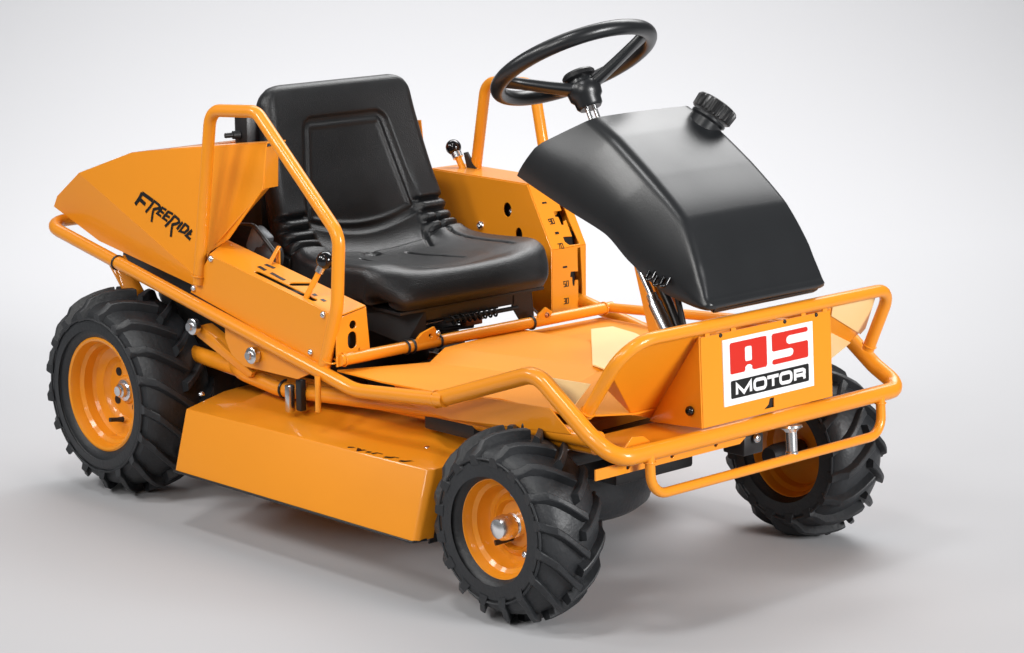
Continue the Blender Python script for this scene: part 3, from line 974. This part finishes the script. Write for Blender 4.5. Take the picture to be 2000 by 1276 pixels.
turned('hub', [(-0.036, 0.0), (-0.036, 0.020), (-0.031, 0.024), (-0.020, 0.025), (-0.014, 0.030), (0.002, 0.032), (0.009, 0.029), (0.012, 0.024), (0.024, 0.023), (0.026, 0.022)], HUB, SN, TANK, swheel, 32)
turned('hub_cap', [(0.020, 0.0), (0.020, 0.025), (0.023, 0.0305), (0.030, 0.0305), (0.034, 0.027), (0.0345, 0.022), (0.032, 0.020), (0.032, 0.0)], HUB, SN, BLACK, swheel, 32)
for off in (-0.009, 0.010):
    bm = bmesh.new()
    sweep(bm, [HUB - SN * 0.036 + SY * off, HUB - SN * 0.16 + SY * off], 0.0042, 10)
    from_bm('steering_column', bm, CHROME, mower, 50)
tube('steering_column', [HUB - SN * 0.10, HUB - SN * 0.40], 0.014, DARK, mower, 0)

# ---- black tank cowl in front of the wheel
def make_cowl():
    tops = [(1.098, 0.123, 0.826), (1.154, 0.129, 0.798), (1.241, 0.132, 0.739), (1.318, 0.134, 0.676), (1.361, 0.145, 0.607), (1.391, 0.149, 0.536)]
    mids = [(0.999, 0.150, 0.773), (1.100, 0.151, 0.742), (1.200, 0.152, 0.692), (1.266, 0.151, 0.638), (1.327, 0.152, 0.580), (1.389, 0.1515, 0.533)]
    bots = [(0.950, 0.165, 0.7145), (1.070, 0.168, 0.6715), (1.170, 0.168, 0.637), (1.222, 0.165, 0.597), (1.296, 0.157, 0.551), (1.386, 0.152, 0.530)]

    def cr(P, t):
        n = len(P) - 1
        i = min(int(t * n), n - 1)
        u = t * n - i
        p0, p1, p2, p3 = [Vector(P[min(max(i + k, 0), n)]) for k in (-1, 0, 1, 2)]
        q = 0.5 * ((2 * p1) + (-p0 + p2) * u + (2 * p0 - 5 * p1 + 4 * p2 - p3) * u * u + (-p0 + 3 * p1 - 3 * p2 + p3) * u ** 3)
        return q.lerp(p1.lerp(p2, u), 0.35)
    N = 80
    bm = bmesh.new()
    rows = []
    for i in range(N + 1):
        t = i / N
        T, Mi, B = cr(tops, t), cr(mids, t), cr(bots, t)
        # half section from the bottom of the near side up to the centre line
        rr = 0.020 * (1 - 0.30 * t)
        dside = (Mi - T)
        ls = dside.length
        dside.normalize()
        rr2 = min(rr, ls * 0.45)
        side_pts = []
        f_end = 1 - rr2 / (2 * ls)
        for k in range(11):
            f = f_end * k / 10
            q = B.lerp(Mi, f * 2) if f < 0.5 else Mi.lerp(T, (f - 0.5) * 2)
            # slight barrel
            side_pts.append(q + Vector((0, 0.013 * math.sin(PI * f ** 0.8) * (1 - 0.75 * t), 0)))
        a = side_pts[-1]
        b = T + Vector((0, -rr2, 0))
        arc = []
        for k in range(1, 8):
            u = k / 8
            arc.append(a * (1 - u) ** 2 + T * (2 * u * (1 - u)) + b * u ** 2)
        topl = []
        for k in range(0, 9):
            u = k / 8
            q = b.lerp(Vector((T.x, 0, T.z)), u)
            topl.append(q + Vector((0.3, 0, 0.7)) * (0.002 * math.sin(u * PI / 2)))
        half = side_pts + arc + topl
        # rolled lip and rounded corners along the front lower edge
        if t > 0.90:
            e = (t - 0.90) / 0.10
            bulge = 0.0045 * math.exp(-((e - 0.80) / 0.16) ** 2)
            pinch = 0.022 * (1 - math.sqrt(max(1 - e ** 4, 0)))
            half = [q + Vector((bulge, -pinch if q.y > 0.02 else -pinch * q.y / 0.02, 0)) for q in half]
        ring = half + [Vector(mir(q)) for q in half[:-1][::-1]]
        rows.append(ring)
    # rounded end lips: extra shrunk rows at front and rear
    def shrink(row, v, f):
        c = sum(row, Vector()) / len(row)
        return [c + (q - c) * f + v for q in row]
    lip = Vector((0.004, 0, -0.008))
    rows = rows + [shrink(rows[-1], Vector((-0.001, 0, -0.003)), 0.995), shrink(rows[-1], Vector((-0.005, 0, -0.006)), 0.98), shrink(rows[-1], Vector((-0.030, 0, -0.003)), 0.90)]
    vr = [[bm.verts.new(q) for q in r] for r in rows]
    for a, b in zip(vr[:-1], vr[1:]):
        for k in range(len(a) - 1):
            bm.faces.new((a[k], a[k + 1], b[k + 1], b[k]))
        bm.faces.new((a[-1], a[0], b[0], b[-1]))
    bm.faces.new(vr[0]); bm.faces.new(vr[-1][::-1])
    return from_bm('fuel_tank', bm, TANK, mower, 48)


tank = make_cowl()
CA = Vector((0.25, 0.55, 0.80)).normalized()
CC = Vector((1.144, 0.120, 0.808))
turned('filler_neck', [(-0.03, 0.030), (-0.004, 0.030), (0.0, 0.034), (0.004, 0.034), (0.004, 0)], CC - CA * 0.004, CA, TANK, tank, 32)
bm = bmesh.new()
nk = 28
prof = [(0.004, 0.0), (0.004, 0.0360), (0.007, 0.0390), (0.026, 0.0400), (0.030, 0.0370), (0.032, 0.0310), (0.034, 0)]
bx, by, bz = basis(CA)
rings = []
for h, r in prof:
    if r == 0:
        rings.append([bm.verts.new(CC + CA * h)]); continue
    rg = []
    for k in range(nk * 4):
        a = 2 * PI * k / (nk * 4)
        rr = r - (0.0032 if (k % 4 in (0, 1) and 0.006 < h < 0.0300) else 0)
        rg.append(bm.verts.new(CC + CA * h + (bx * math.cos(a) + by * math.sin(a)) * rr))
    rings.append(rg)
for a, b in zip(rings[:-1], rings[1:]):
    n_ = nk * 4
    for k in range(n_):
        if len(a) == 1:
            bm.faces.new((a[0], b[(k + 1) % n_], b[k]))
        elif len(b) == 1:
            bm.faces.new((a[k], a[(k + 1) % n_], b[0]))
        else:
            bm.faces.new((a[k], a[(k + 1) % n_], b[(k + 1) % n_], b[k]))
from_bm('fuel_cap', bm, BLACK, tank, 30)
# cowl support and gas strut
plate('cowl_support', [(1.085, -0.005, 0.62), (1.115, -0.005, 0.62), (1.215, -0.005, 0.37), (1.165, -0.005, 0.37)], 0.05, ORANGE, mower)
turned('gas_strut', [(0, 0.0065), (0.05, 0.0065), (0.052, 0.010), (0.066, 0.010), (0.070, 0.0125), (0.20, 0.0125), (0.20, 0.0)], (1.146, -0.060, 0.562), (0.075, 0.0, -0.112), ZINC, mower, 16)
tube('hydraulic_hose', [(1.155, -0.035, 0.560), (1.195, -0.035, 0.50), (1.245, -0.035, 0.41)], 0.0085, BLACK, mower, 0.03, 10)
tube('brake_rod', [(1.200, -0.030, 0.545), (1.245, -0.030, 0.40)], 0.0055, BLACK, mower, 0, 10)
bm = bmesh.new()
for x, z in ((1.273, 0.578), (1.290, 0.571), (1.306, 0.571)):
    sweep(bm, fillet([(x - 0.006, -0.160, z + 0.008), (x - 0.005, -0.172, z - 0.006), (x + 0.006, -0.172, z - 0.006), (x + 0.006, -0.160, z + 0.008)], 0.005, 4), 0.0028, 8)
from_bm('cable_clip', bm, GLOSS, tank, 60)

# ---- front panel with the sign, and the tray sheets around it
PB = Vector((1.396, 0.0, 0.337))
PTP = Vector((1.387, 0.0, 0.496))
PU = (PTP - PB).normalized()
PN = Vector((0, 1, 0)).cross(PU).normalized()


def onfront(y, z):
    t = (z - PB.z) / PU.z
    p = PB + PU * t
    return Vector((p.x, y, p.z))


hw = 0.166
panel = plate('front_panel', [onfront(-hw, 0.337), onfront(hw, 0.337), onfront(hw, 0.4885), onfront(-hw, 0.4885)], 0.003, ORANGE, mower,
              holes=[[onfront(-0.016, 0.3425), onfront(0.013, 0.3425), onfront(0.013, 0.3605), onfront(0.001, 0.3605), onfront(-0.003, 0.3500)]])
box('slot_backing', (1.3865, -0.002, 0.350), (0.012, 0.04, 0.030), HOLE, panel, None, 0)  # dark block painting the shade in the panel slot
if PN.x < 0:
    PN = -PN
SZ0, SZ1 = 0.3640, 0.4770
SW = 0.1155


def sg(u, v):
    """u 0..1 left to right, v 0..1 top to bottom on the sign"""
    return onfront(-SW + 2 * SW * u, SZ1 + (SZ0 - SZ1) * v)


def flat(name, outline, m, parent, lift, holes=(), t=0.0006):
    pts = [sg(*q) for q in outline]
    o = plate(name, pts, t, m, parent, holes=[[sg(*q) for q in h] for h in holes], bevel=0.0)
    n = plane_basis(pts)[3]
    s = 1 if n.dot(PN) > 0 else -1
    o.data.transform(Matrix.Translation(PN * lift))
    return o


def rrect(u0, v0, u1, v1, r=0.02, asp=2.05, seg=4, which=(1, 1, 1, 1)):
    out = []
    for (cu, cv, a0, on) in ((u0 + r, v0 + r * asp, 180, which[0]), (u1 - r, v0 + r * asp, 270, which[1]), (u1 - r, v1 - r * asp, 0, which[2]), (u0 + r, v1 - r * asp, 90, which[3])):
        if not on:
            out.append((u0 if a0 in (180, 90) else u1, v0 if a0 in (180, 270) else v1)); continue
        for k in range(seg + 1):
            a = math.radians(a0 + 90 * k / seg)
            out.append((cu + r * math.cos(a), cv + r * asp * math.sin(a)))
    return out


flat('sign_plate', [(0, 0), (1, 0), (1, 1), (0, 1)], WHITE, panel, 0.0026, t=0.0018)
# red letters A and S
A_out = [(0.073, 0.095), (0.085, 0.065), (0.455, 0.065), (0.475, 0.075), (0.475, 0.500), (0.462, 0.535), (0.335, 0.535), (0.312, 0.515), (0.312, 0.468), (0.290, 0.440), (0.255, 0.440), (0.233, 0.468), (0.233, 0.505), (0.222, 0.535), (0.085, 0.535), (0.073, 0.520)]
flat('sign_letter', A_out, RED, panel, 0.0040, holes=[rrect(0.235, 0.165, 0.312, 0.385, 0.015)])
S_out = [(0.535, 0.090), (0.550, 0.065), (0.925, 0.065), (0.940, 0.085), (0.940, 0.120), (0.925, 0.140), (0.725, 0.140), (0.700, 0.165), (0.695, 0.205), (0.700, 0.245), (0.725, 0.272), (0.925, 0.272), (0.940, 0.290),
         (0.940, 0.515), (0.925, 0.535), (0.550, 0.535), (0.535, 0.515), (0.535, 0.478), (0.550, 0.458), (0.735, 0.458), (0.765, 0.440), (0.775, 0.395), (0.768, 0.355), (0.745, 0.335), (0.550, 0.335), (0.535, 0.315)]
flat('sign_letter', S_out, RED, panel, 0.0040)
flat('sign_band', rrect(0.073, 0.635, 0.940, 0.905, 0.012), INK, panel, 0.0040)


def sign_word():
    bm = bmesh.new()
    y0, y1 = 0.690, 0.850
    lw = 0.0060
    P = lambda q: sg(*q)
    S = []
    def O(a, b):
        return rrect(a, y0 + 0.008, b, y1 - 0.008, 0.026, 2.0, 4) + [rrect(a, y0 + 0.008, b, y1 - 0.008, 0.026, 2.0, 4)[0]]
    S.append([(0.132, y1), (0.132, y0 + 0.01), (0.208, y1 - 0.012), (0.284, y0 + 0.01), (0.284, y1)])
    S.append(O(0.325, 0.448))
    S.append([(0.468, y0 + 0.015), (0.592, y0 + 0.015)])
    S.append([(0.530, y0 + 0.02), (0.530, y1)])
    S.append(O(0.612, 0.735))
    S.append([(0.778, y1), (0.778, y0 + 0.015), (0.865, y0 + 0.015), (0.885, y0 + 0.035), (0.885, y0 + 0.070), (0.865, y0 + 0.092), (0.778, y0 + 0.092)])
    S.append([(0.855, y0 + 0.092), (0.882, y0 + 0.115), (0.884, y1)])
    strokes(bm, [[P(q) for q in s] for s in S], lw, PN, 0.0004, 0.0046)
    return from_bm('sign_lettering', bm, WHITE, panel, 0)


sign_word()
# side return of the box behind the sign and the slanted foot guard sheets
for s in (1, -1):
    plate('box_side', [(x, y * s, z) for x, y, z in [(1.386, -0.1672, 0.489), (1.395, -0.1672, 0.337), (1.257, -0.1475, 0.322)]], 0.003, ORANGE, mower)


def flatten(g):
    o_, x_, y_, n_ = plane_basis([g[0], g[1], g[-1]])
    return [Vector(q) - n_ * (Vector(q) - o_).dot(n_) for q in g], n_


gp, gn = flatten([(1.3795, -0.1570, 0.496), (1.372, -0.290, 0.498), (1.340, -0.325, 0.445), (1.284, -0.203, 0.332), (1.256, -0.138, 0.325)])
plate('foot_guard', gp, 0.003, ORANGE, mower)
plate('guard_wing', [gp[2], gp[3], (1.292, -0.303, 0.420)], 0.003, ORANGE, mower)
gp, gn = flatten([(1.3795, 0.172, 0.498), (1.367, 0.317, 0.492), (1.319, 0.345, 0.422), (1.290, 0.292, 0.372), (1.268, 0.172, 0.325)])
plate('foot_guard', gp, 0.003, ORANGE, mower)
if gn.x < 0:
    gn = -gn
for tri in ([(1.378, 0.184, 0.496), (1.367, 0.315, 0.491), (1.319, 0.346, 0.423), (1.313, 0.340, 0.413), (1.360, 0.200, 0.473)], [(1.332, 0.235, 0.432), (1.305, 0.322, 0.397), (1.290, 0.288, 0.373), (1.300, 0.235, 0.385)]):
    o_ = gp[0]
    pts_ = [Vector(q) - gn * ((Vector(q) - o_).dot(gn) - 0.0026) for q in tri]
    plate('glare_sheet', pts_, 0.002, GLARE, mower)  # glare on the far guard painted as added pale sheets
bolt((1.368, -0.169, 0.362), (0, -1, 0), 0.0085, mower, GLOSS)
for y in (-0.150, -0.085, 0.095, 0.152):
    box('panel_tab', onfront(y, 0.4925), (0.004, 0.012, 0.012), ORANGE, mower, None, 0.001)
for y in (-0.118, 0.045, 0.128):
    bolt(onfront(y, 0.4860) + Vector((0.0015, 0, 0)), (1, 0, 0.05), 0.0038, mower, DARK)
for p, ax, r in (((1.299, -0.340, 0.378), (0.55, 0.0, 0.83), 0.0118), ((1.338, 0.340, 0.393), (0.4, 0, 0.9), 0.0118),
                 ((1.3985, -0.298, 0.303), (0, 0, 1), 0.0092), ((1.3985, 0.298, 0.303), (0, 0, 1), 0.0092),
                 ((0.672, -0.369, 0.372), (0.3, 0, 1), 0.0124), ((0.2875, -0.369, 0.478), (0.15, 0, 1), 0.0124), ((0.962, -0.370, 0.3490), (1, 0, 0.35), 0.0142),
                 ((0.690, -0.352, 0.374), (0, 1, 0), 0.0116), ((0.690, 0.318, 0.374), (0, 1, 0), 0.0116)):
    bx_, by_, bz_ = basis(ax)
    ring = []
    for k in range(36):
        a = 2 * PI * k / 36
        rr_ = r + 0.0006 * (k % 2)
        ring.append(Vector(p) + (bx_ * math.cos(a) + by_ * math.sin(a)) * rr_)
    bm = bmesh.new(); sweep(bm, ring, 0.0016, 6, closed=True)
    from_bm('weld_bead', bm, ORANGE, mower, 60)
# tray floor behind the bumper rail
plate('tray_floor', [(1.26, -0.30, 0.318), (1.388, -0.30, 0.318), (1.388, 0.160, 0.318), (1.26, 0.160, 0.318)], 0.003, ORANGE, mower)
plate('gusset', [(1.362, -0.322, 0.320), (1.362, -0.302, 0.339), (1.362, -0.276, 0.336), (1.362, -0.255, 0.322)], 0.003, ORANGE, mower)
# lower mounting strip with drilled holes
strip = [(1.368, -0.392, 0.301), (1.368, -0.042, 0.301), (1.368, -0.030, 0.293), (1.368, -0.044, 0.284), (1.368, -0.392, 0.284)]
plate('mounting_strip', strip, 0.004, ORANGE, mower, holes=[circle_pts((1.368, y, 0.293), (0, 1, 0), (0, 0, 1), 0.0050, 12) for y in (-0.318, -0.213, -0.105)] + [circle_pts((1.368, -0.072, 0.296), (0, 1, 0), (0, 0, 1), 0.002, 10)])
box('strip_backing', (1.3625, -0.20, 0.292), (0.006, 0.28, 0.014), HOLE, mower, None, 0)  # dark strip painting the shade behind the drilled holes
# tow eye
turned('tow_bolt', [(0, 0.0), (0, 0.019), (-0.004, 0.0205), (-0.008, 0.013), (-0.012, 0.0098), (-0.045, 0.0098), (-0.047, 0.0115), (-0.056, 0.0115), (-0.056, 0)], (1.392, 0.062, 0.302), (-0.12, 0.05, 1), CHROME, mower, 20)
bolt((1.376, -0.008, 0.288), (1, 0, 0), 0.008, mower, ZINC)
box('hitch_block', (1.345, -0.008, 0.276), (0.05, 0.05, 0.036), DARK, mower, None, 0.004)

# ---- foot plate with raised middle
z0 = 0.349
fp = bmesh.new()
V = lambda *p: fp.verts.new(p)
near = [(0.672, -0.352, z0), (0.748, -0.185, z0), (1.06, -0.06, z0), (1.27, -0.06, 0.330), (1.27, -0.28, 0.330), (1.06, -0.305, z0), (0.92, -0.352, z0)]
fp.faces.new([V(*p) for p in [(0.672, -0.352, z0), (0.742, -0.190, z0), (1.05, -0.105, z0), (1.05, -0.300, z0), (0.915, -0.345, z0), (0.80, -0.356, z0)]])
fp.faces.new([V(*p) for p in [(0.742, -0.190, z0), (0.715, -0.128, z0 + 0.014), (1.05, -0.045, z0 + 0.016), (1.05, -0.105, z0)]])
fp.faces.new([V(*p) for p in [(0.715, -0.128, z0 + 0.014), (0.672, 0.10, z0 + 0.010), (1.05, 0.10, z0 + 0.016), (1.05, -0.045, z0 + 0.016)]])
fp.faces.new([V(*p) for p in [(0.672, 0.10, z0 + 0.010), (0.668, 0.14, z0), (1.05, 0.14, z0), (1.05, 0.10, z0 + 0.016)]])
fp.faces.new([V(*p) for p in [(0.668, 0.14, z0), (0.672, 0.33, z0), (0.92, 0.33, z0), (1.05, 0.30, z0), (1.05, 0.14, z0)]])
fp.faces.new([V(*p) for p in [(1.05, -0.300, z0), (1.05, -0.105, z0), (1.05, -0.045, z0 + 0.016), (1.05, 0.10, z0 + 0.016), (1.05, 0.14, z0), (1.05, 0.30, z0), (1.272, 0.25, 0.346), (1.276, -0.205, 0.346), (1.22, -0.296, 0.347)]])
bmesh.ops.remove_doubles(fp, verts=fp.verts[:], dist=0.002)
bmesh.ops.solidify(fp, geom=fp.faces[:], thickness=0.003)
from_bm('foot_plate', fp, FLOORPAINT, mower, 8)
plate('foot_plate_skirt', [(0.80, -0.357, z0 - 0.002), (0.915, -0.346, z0 - 0.002), (1.05, -0.301, z0 - 0.002), (1.05, -0.301, z0 - 0.05), (0.95, -0.335, z0 - 0.05)][0:2] + [(1.03, -0.335, z0 - 0.002), (1.03, -0.335, z0 - 0.03), (0.80, -0.357, z0 - 0.02)], 0.003, ORANGE, mower) if False else None
# pedal
turned('pedal_bolt', [(0, 0.006), (0.05, 0.006), (0.05, 0)], (1.03, 0.08, z0 + 0.012), (0.3, 0.9, 0.2), CHROME, mower, 12)

# added pale sheets beside the rails, bright glare put into their colour
plate('glare_sheet', [(1.192, -0.315, 0.413), (1.279, -0.315, 0.4165), (1.243, -0.315, 0.376)], 0.003, GLARE, mower)
plate('glare_sheet', [(0.805, 0.166, 0.37), (0.817, 0.212, 0.37), (0.891, 0.197, 0.37), (0.946, 0.172, 0.37), (1.055, 0.015, 0.37), (1.094, -0.072, 0.37), (1.028, -0.055, 0.37)], 0.003, GLARE, mower)

# ---- undercarriage
tube('front_axle', [(FX, -0.27, 0.262), (FX, 0.27, 0.262)], 0.020, DARK, mower, 0.05)
tube('rear_axle', [(0, -0.30, 0.2055), (0, 0.30, 0.2055)], 0.022, DARK, mower, 0)
box('transaxle', (0.02, 0, 0.235), (0.24, 0.36, 0.15), DARK, mower, None, 0.02)
for s in (-1, 1):
    turned('steering_knuckle', [(-0.03, 0.0), (-0.03, 0.017), (-0.012, 0.021), (0.04, 0.021), (0.06, 0.018), (0.06, 0)], (FX, 0.300 * s, 0.1665), (0, s, 0), DARK, mower, 20)
turned('kingpin', [(0, 0.008), (0.02, 0.008), (0.022, 0.012), (0.03, 0.012), (0.03, 0)], (FX + 0.02, -0.285, 0.262), (0, 0, 1), ZINC, mower, 12)
tube('track_rod', [(FX - 0.07, -0.26, 0.235), (FX - 0.07, 0.26, 0.235)], 0.008, DARK, mower, 0)
# linkage arm, bracket and rollers under the side rail
bar('lift_arm', (0.255, -0.338, 0.366), (0.392, -0.318, 0.300), 0.036, 0.026, ORANGE, mower, 0.005)
bar('lift_arm', (0.305, -0.350, 0.352), (0.402, -0.334, 0.298), 0.012, 0.012, ORANGE, mower, 0.002)
plate('rail_bracket', [(0.345, -0.352, 0.400), (0.345, -0.352, 0.362), (0.362, -0.352, 0.336), (0.400, -0.352, 0.318), (0.560, -0.352, 0.318), (0.620, -0.352, 0.345)], 0.005, ORANGE, mower)
for c in ((0.262, -0.360, 0.375), (0.440, -0.357, 0.345)):
    turned('roller', [(0, 0.015), (0.004, 0.016), (0.012, 0.016), (0.014, 0.013), (0.014, 0.008), (0.020, 0.008), (0.020, 0)], c, (0, -1, 0.05), ZINC, mower, 20)
tube('deck_carrier', [(0.20, -0.250, 0.300), (0.345, -0.315, 0.290), (0.46, -0.315, 0.277), (0.95, -0.315, 0.315), (1.30, -0.315, 0.325)], 0.0155, ORANGE, mower, 0.1)
for x, z in ((0.475, 0.279), ):
    ring = [Vector((x, -0.315 + 0.0168 * math.cos(2 * PI * k / 20), z + 0.0168 * math.sin(2 * PI * k / 20))) for k in range(20)]
    bm = bmesh.new(); sweep(bm, ring, 0.0028, 6, closed=True); from_bm('cable_tie', bm, BLACK, mower, 60)
x, z = 1.135, 0.319
ring = [Vector((x, -0.315 + 0.0168 * math.cos(2 * PI * k / 20), z + 0.0168 * math.sin(2 * PI * k / 20))) for k in range(20)]
bm = bmesh.new(); sweep(bm, ring, 0.0028, 6, closed=True); from_bm('cable_tie', bm, BLACK, mower, 60)
bar('deck_hanger', (0.525, -0.345, 0.300), (0.525, -0.345, 0.248), 0.016, 0.014, ZINC, mower, 0.003, (1, 0, 0))
bar('deck_hanger', (0.545, -0.335, 0.312), (0.545, -0.335, 0.252), 0.014, 0.016, DARK, mower, 0.003, (1, 0, 0))
tube('guide_pin', [(0.665, -0.392, 0.345), (0.665, -0.392, 0.280)], 0.0055, ORANGE, mower, 0, 10)
plate('floor_stiffener', [(0.80, -0.330, 0.345), (1.20, -0.330, 0.365), (1.25, -0.330, 0.330), (0.95, -0.330, 0.305), (0.84, -0.330, 0.315)], 0.003, ORANGE, mower)
bar('rear_support', (-0.015, -0.345, 0.468), (0.010, -0.300, 0.36), 0.04, 0.006, ORANGE, mower, 0.001, (1, 0, 0))

# ---- mower deck
def make_deck():
    bm = bmesh.new()
    top = [(0.302, -0.420), (0.987, -0.420), (0.998, -0.408), (0.996, -0.384), (0.975, -0.28), (0.96, -0.15), (0.95, 0.0), (0.94, 0.20), (0.90, 0.33), (0.80, 0.40), (0.45, 0.40), (0.33, 0.34), (0.245, 0.20), (0.212, 0.0), (0.205, -0.15), (0.232, -0.28)]
    bot = [(0.312, -0.458), (0.992, -0.458), (0.997, -0.446), (0.995, -0.412), (0.975, -0.28), (0.96, -0.15), (0.95, 0.0), (0.94, 0.20), (0.90, 0.33), (0.80, 0.40), (0.45, 0.40), (0.33, 0.34), (0.245, 0.20), (0.212, 0.0), (0.205, -0.15), (0.232, -0.28)]

    def zt(x, y):
        return 0.230 + 0.008 * (x - 0.3) / 0.7
    vt = [bm.verts.new((x, y, zt(x, y))) for x, y in top]
    vb = [bm.verts.new((x, y, 0.116)) for x, y in bot]
    n = len(top)
    for k in range(n):
        if k in (2, 3, 4):       # opening at the front corner for the grass outlet
            if k == 2:
                pass
            else:
                continue
        bm.faces.new((vt[k], vb[k], vb[(k + 1) % n], vt[(k + 1) % n]))
    # top with a raised round housing
    cx_, cy_ = 0.60, 0.0
    rings = [[(x, y, zt(x, y)) for x, y in top]]
    for f, dz in ((0.80, 0.006), (0.72, 0.022), (0.45, 0.026), (0.05, 0.028)):
        rings.append([(cx_ + (x - cx_) * f, cy_ + (y - cy_) * f, zt(x, y) + dz) for x, y in top])
    prev = vt
    for r in rings[1:]:
        cur = [bm.verts.new(p) for p in r]
        for k in range(n):
            bm.faces.new((prev[k], prev[(k + 1) % n], cur[(k + 1) % n], cur[k]))
        prev = cur
    bm.faces.new(prev)
    bmesh.ops.recalc_face_normals(bm, faces=bm.faces)
    es = [e for e in bm.edges if len(e.link_faces) == 2 and e.calc_face_angle(0) > 0.6]
    bmesh.ops.bevel(bm, geom=es, offset=0.004, segments=2, profile=0.5, affect='EDGES')
    return from_bm('mower_deck', bm, ORANGE, mower, 30)


deck = make_deck()
bm = bmesh.new()
sweep(bm, fillet([(0.310, -0.4585, 0.1165), (0.992, -0.4585, 0.1165), (0.997, -0.43, 0.1165)], 0.004), 0.0024, 8)
from_bm('deck_edge', bm, BLACK, deck, 50)
plate('rubber_flap', [(0.989, -0.400, 0.234), (0.989, -0.33, 0.236), (0.985, -0.20, 0.236), (0.985, -0.20, 0.105), (0.986, -0.415, 0.105)], 0.004, RUBBER, deck)
bolt((0.893, -0.330, 0.2405), (0, 0, 1), 0.0085, deck, ZINC)
bolt((0.232, -0.33, 0.232), (0, 0, 1), 0.007, deck, ZINC)
bm = bmesh.new()
zd = lambda x: 0.2302 + 0.008 * (x - 0.3) / 0.7


def dk(x, y):
    return (x, y, zd(x) + 0.0006)


# embossed outline marking stamped in black along the near top edge
strokes(bm, [[dk(0.770, -0.412), dk(0.782, -0.402)], [dk(0.790, -0.402), dk(0.802, -0.414), dk(0.812, -0.400)], [dk(0.820, -0.411), dk(0.829, -0.409)], [dk(0.838, -0.414), dk(0.842, -0.402), dk(0.856, -0.402)],
             [dk(0.872, -0.414), dk(0.884, -0.411), dk(0.888, -0.401), dk(0.898, -0.402)], [dk(0.912, -0.414), dk(0.922, -0.412), dk(0.930, -0.400), dk(0.936, -0.398)]], 0.0075, (0, 0, 1), 0.0004, 0)
from_bm('deck_marking', bm, INK, deck, 0)
# belt cover and blade skirt below the front axle
turned('blade_skirt', [(0, 0.0), (0, 0.19), (0.012, 0.205), (0.045, 0.215), (0.14, 0.215), (0.14, 0.0)], (0.845, -0.01, 0.078), (0, 0, 1), RUBBER, mower, 48)
box('belt_housing', (1.10, -0.02, 0.205), (0.10, 0.20, 0.05), BLACK, mower, None, 0.006)
box('deck_bracket', (0.93, -0.30, 0.285), (0.13, 0.03, 0.03), DARK, mower, None, 0.004)
box('drive_cover', (0.75, 0.0, 0.285), (0.36, 0.40, 0.05), DARK, mower, None, 0.01)
